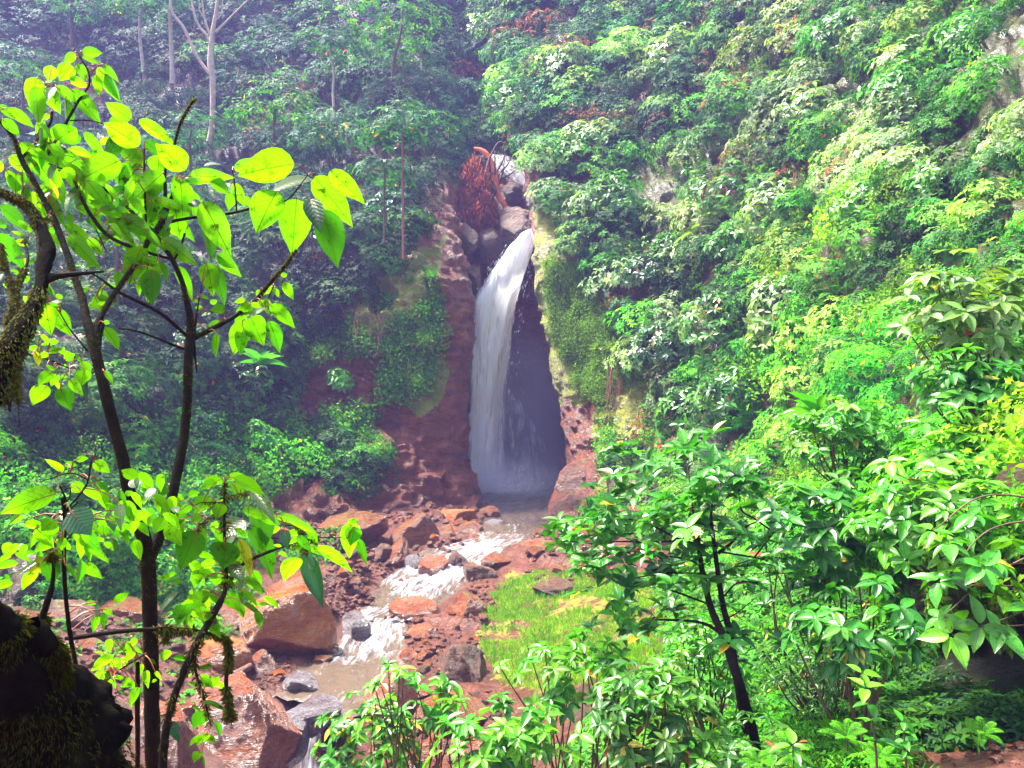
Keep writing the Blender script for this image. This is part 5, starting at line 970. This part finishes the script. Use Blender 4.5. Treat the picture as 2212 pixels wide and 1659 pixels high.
# ---------------------------------------------------------------- air
def box(name, lo, hi, mat):
    lo, hi = np.array(lo, float), np.array(hi, float)
    V = np.array([[x, y, z] for x in (lo[0], hi[0]) for y in (lo[1], hi[1]) for z in (lo[2], hi[2])])
    return mesh(name, V, np.array([[0, 1, 3, 2], [4, 6, 7, 5], [0, 4, 5, 1], [2, 3, 7, 6], [0, 2, 6, 4], [1, 5, 7, 3]]), mat)
g = NT('haze_air'); g.t.nodes.remove(g.b)
vo = g.n('VolumePrincipled', {'Color': (.40, .36, 1.0, 1), 'Density': .001, 'Anisotropy': .25}); g.t.links.new(vo.outputs[0], g.out.inputs['Volume'])
o = box('haze', (-75, -20, -30), (75, 130, 74), g.m); o['kind'] = 'stuff'
tagobj(o, 'thin bluish haze filling the gorge', 'haze')
g = NT('mist_air'); g.t.nodes.remove(g.b); co = g.n('TexCoord').outputs['Object']
sx = g.n('SeparateXYZ', {0: co}); ln = g.n('VectorMath', {0: g.n('Mapping', {'Vector': co, 'Scale': (1 / 5.6, 1 / 5.2, 1 / 11.5)}).outputs[0]}, operation='LENGTH').outputs['Value']
fa = g.math('SUBTRACT', 1, ln, True); nn = g.noise(.45, 3, .6, co)
de = g.math('MULTIPLY', g.math('MULTIPLY', fa, fa), g.math('MULTIPLY', nn, 8.0))
vo = g.n('VolumePrincipled', {'Color': (.85, .78, 1.0, 1), 'Density': de, 'Anisotropy': .2}); g.t.links.new(vo.outputs[0], g.out.inputs['Volume'])
V, Fc = ICO[4]; c = P(1125, 1030, 55.4)
o = mesh('mist', V * [5.6, 5.2, 11.5] + c, Fc, g.m, loc=c); o['kind'] = 'stuff'; tagobj(o, 'lavender spray mist rising round the foot of the waterfall', 'mist')
g = NT('base_mist_air'); g.t.nodes.remove(g.b); co = g.n('TexCoord').outputs['Object']; ln = g.n('VectorMath', {0: g.n('Mapping', {'Vector': co, 'Scale': (1 / 4.2, 1 / 2.2, 1 / 2.0)}).outputs[0]}, operation='LENGTH').outputs['Value']
fa = g.math('SUBTRACT', 1, ln, True); de = g.math('MULTIPLY', g.math('MULTIPLY', fa, g.noise(.8, 3, .6, co)), 1.1)
vo = g.n('VolumePrincipled', {'Color': (.92, .88, 1.0, 1), 'Density': de}); g.t.links.new(vo.outputs[0], g.out.inputs['Volume']); c = P(1095, 1050, 49.6)
o = mesh('mist', V * [4.2, 2.2, 2.0] + c, Fc, g.m, loc=c); o['kind'] = 'stuff'; tagobj(o, 'low white spray hanging over the plunge pool', 'mist')
# loose drops flung off the fall
rs = np.random.default_rng(4); n = 500; t = rs.random(n) ** .8; Lf = crm(np.array([P(*q) for q in [(1128,503,51.5),(1052,600,50),(1012,760,49.8),(1008,900,50),(1006,1055,50.4)]]), 200); Rf = crm(np.array([P(*q) for q in [(1160,495,51.5),(1135,590,50.6),(1110,740,50.8),(1100,900,51),(1120,1055,51.4)]]), 200)
i = (t * 199).astype(int); w_ = np.where(rs.random(n) < .5, rs.normal(-.02, .05, n), rs.normal(1.02, .09, n)); q = Lf[i] * (1 - w_[:, None]) + Rf[i] * w_[:, None] + rs.normal(0, .12, (n, 3)) - [0, .3, 0]
LV = Leaves(); LV.add(q, nz(np.array([-.15, 0, -1]) + rs.normal(0, .15, (n, 3))), rs.normal(size=(n, 3)), rs.uniform(.05, .3, n), rs.uniform(.015, .035, n), np.ones(3) * .9)
g = NT('water_drops'); g.set(Base_Color=(.95, .95, 1.0), Roughness=.4); leaf_obj('spray_drops', LV, g.m, 'lo', wf)
# splash at the foot of the fall
n = 2600; q = np.stack([rs.normal(0, 1.0, n) + P(1075, 1050, 50.3)[0], rs.normal(50.2, .45, n), P(1050, 1062, 50.3)[2] + np.abs(rs.normal(0, .42, n))], -1); LV = Leaves()
LV.add(q, nz(rs.normal(size=(n, 3)) + [0, 0, .6]), rs.normal(size=(n, 3)), rs.uniform(.04, .2, n), rs.uniform(.03, .07, n), np.ones(3) * .9); leaf_obj('splash', LV, g.m, 'lo', wf)
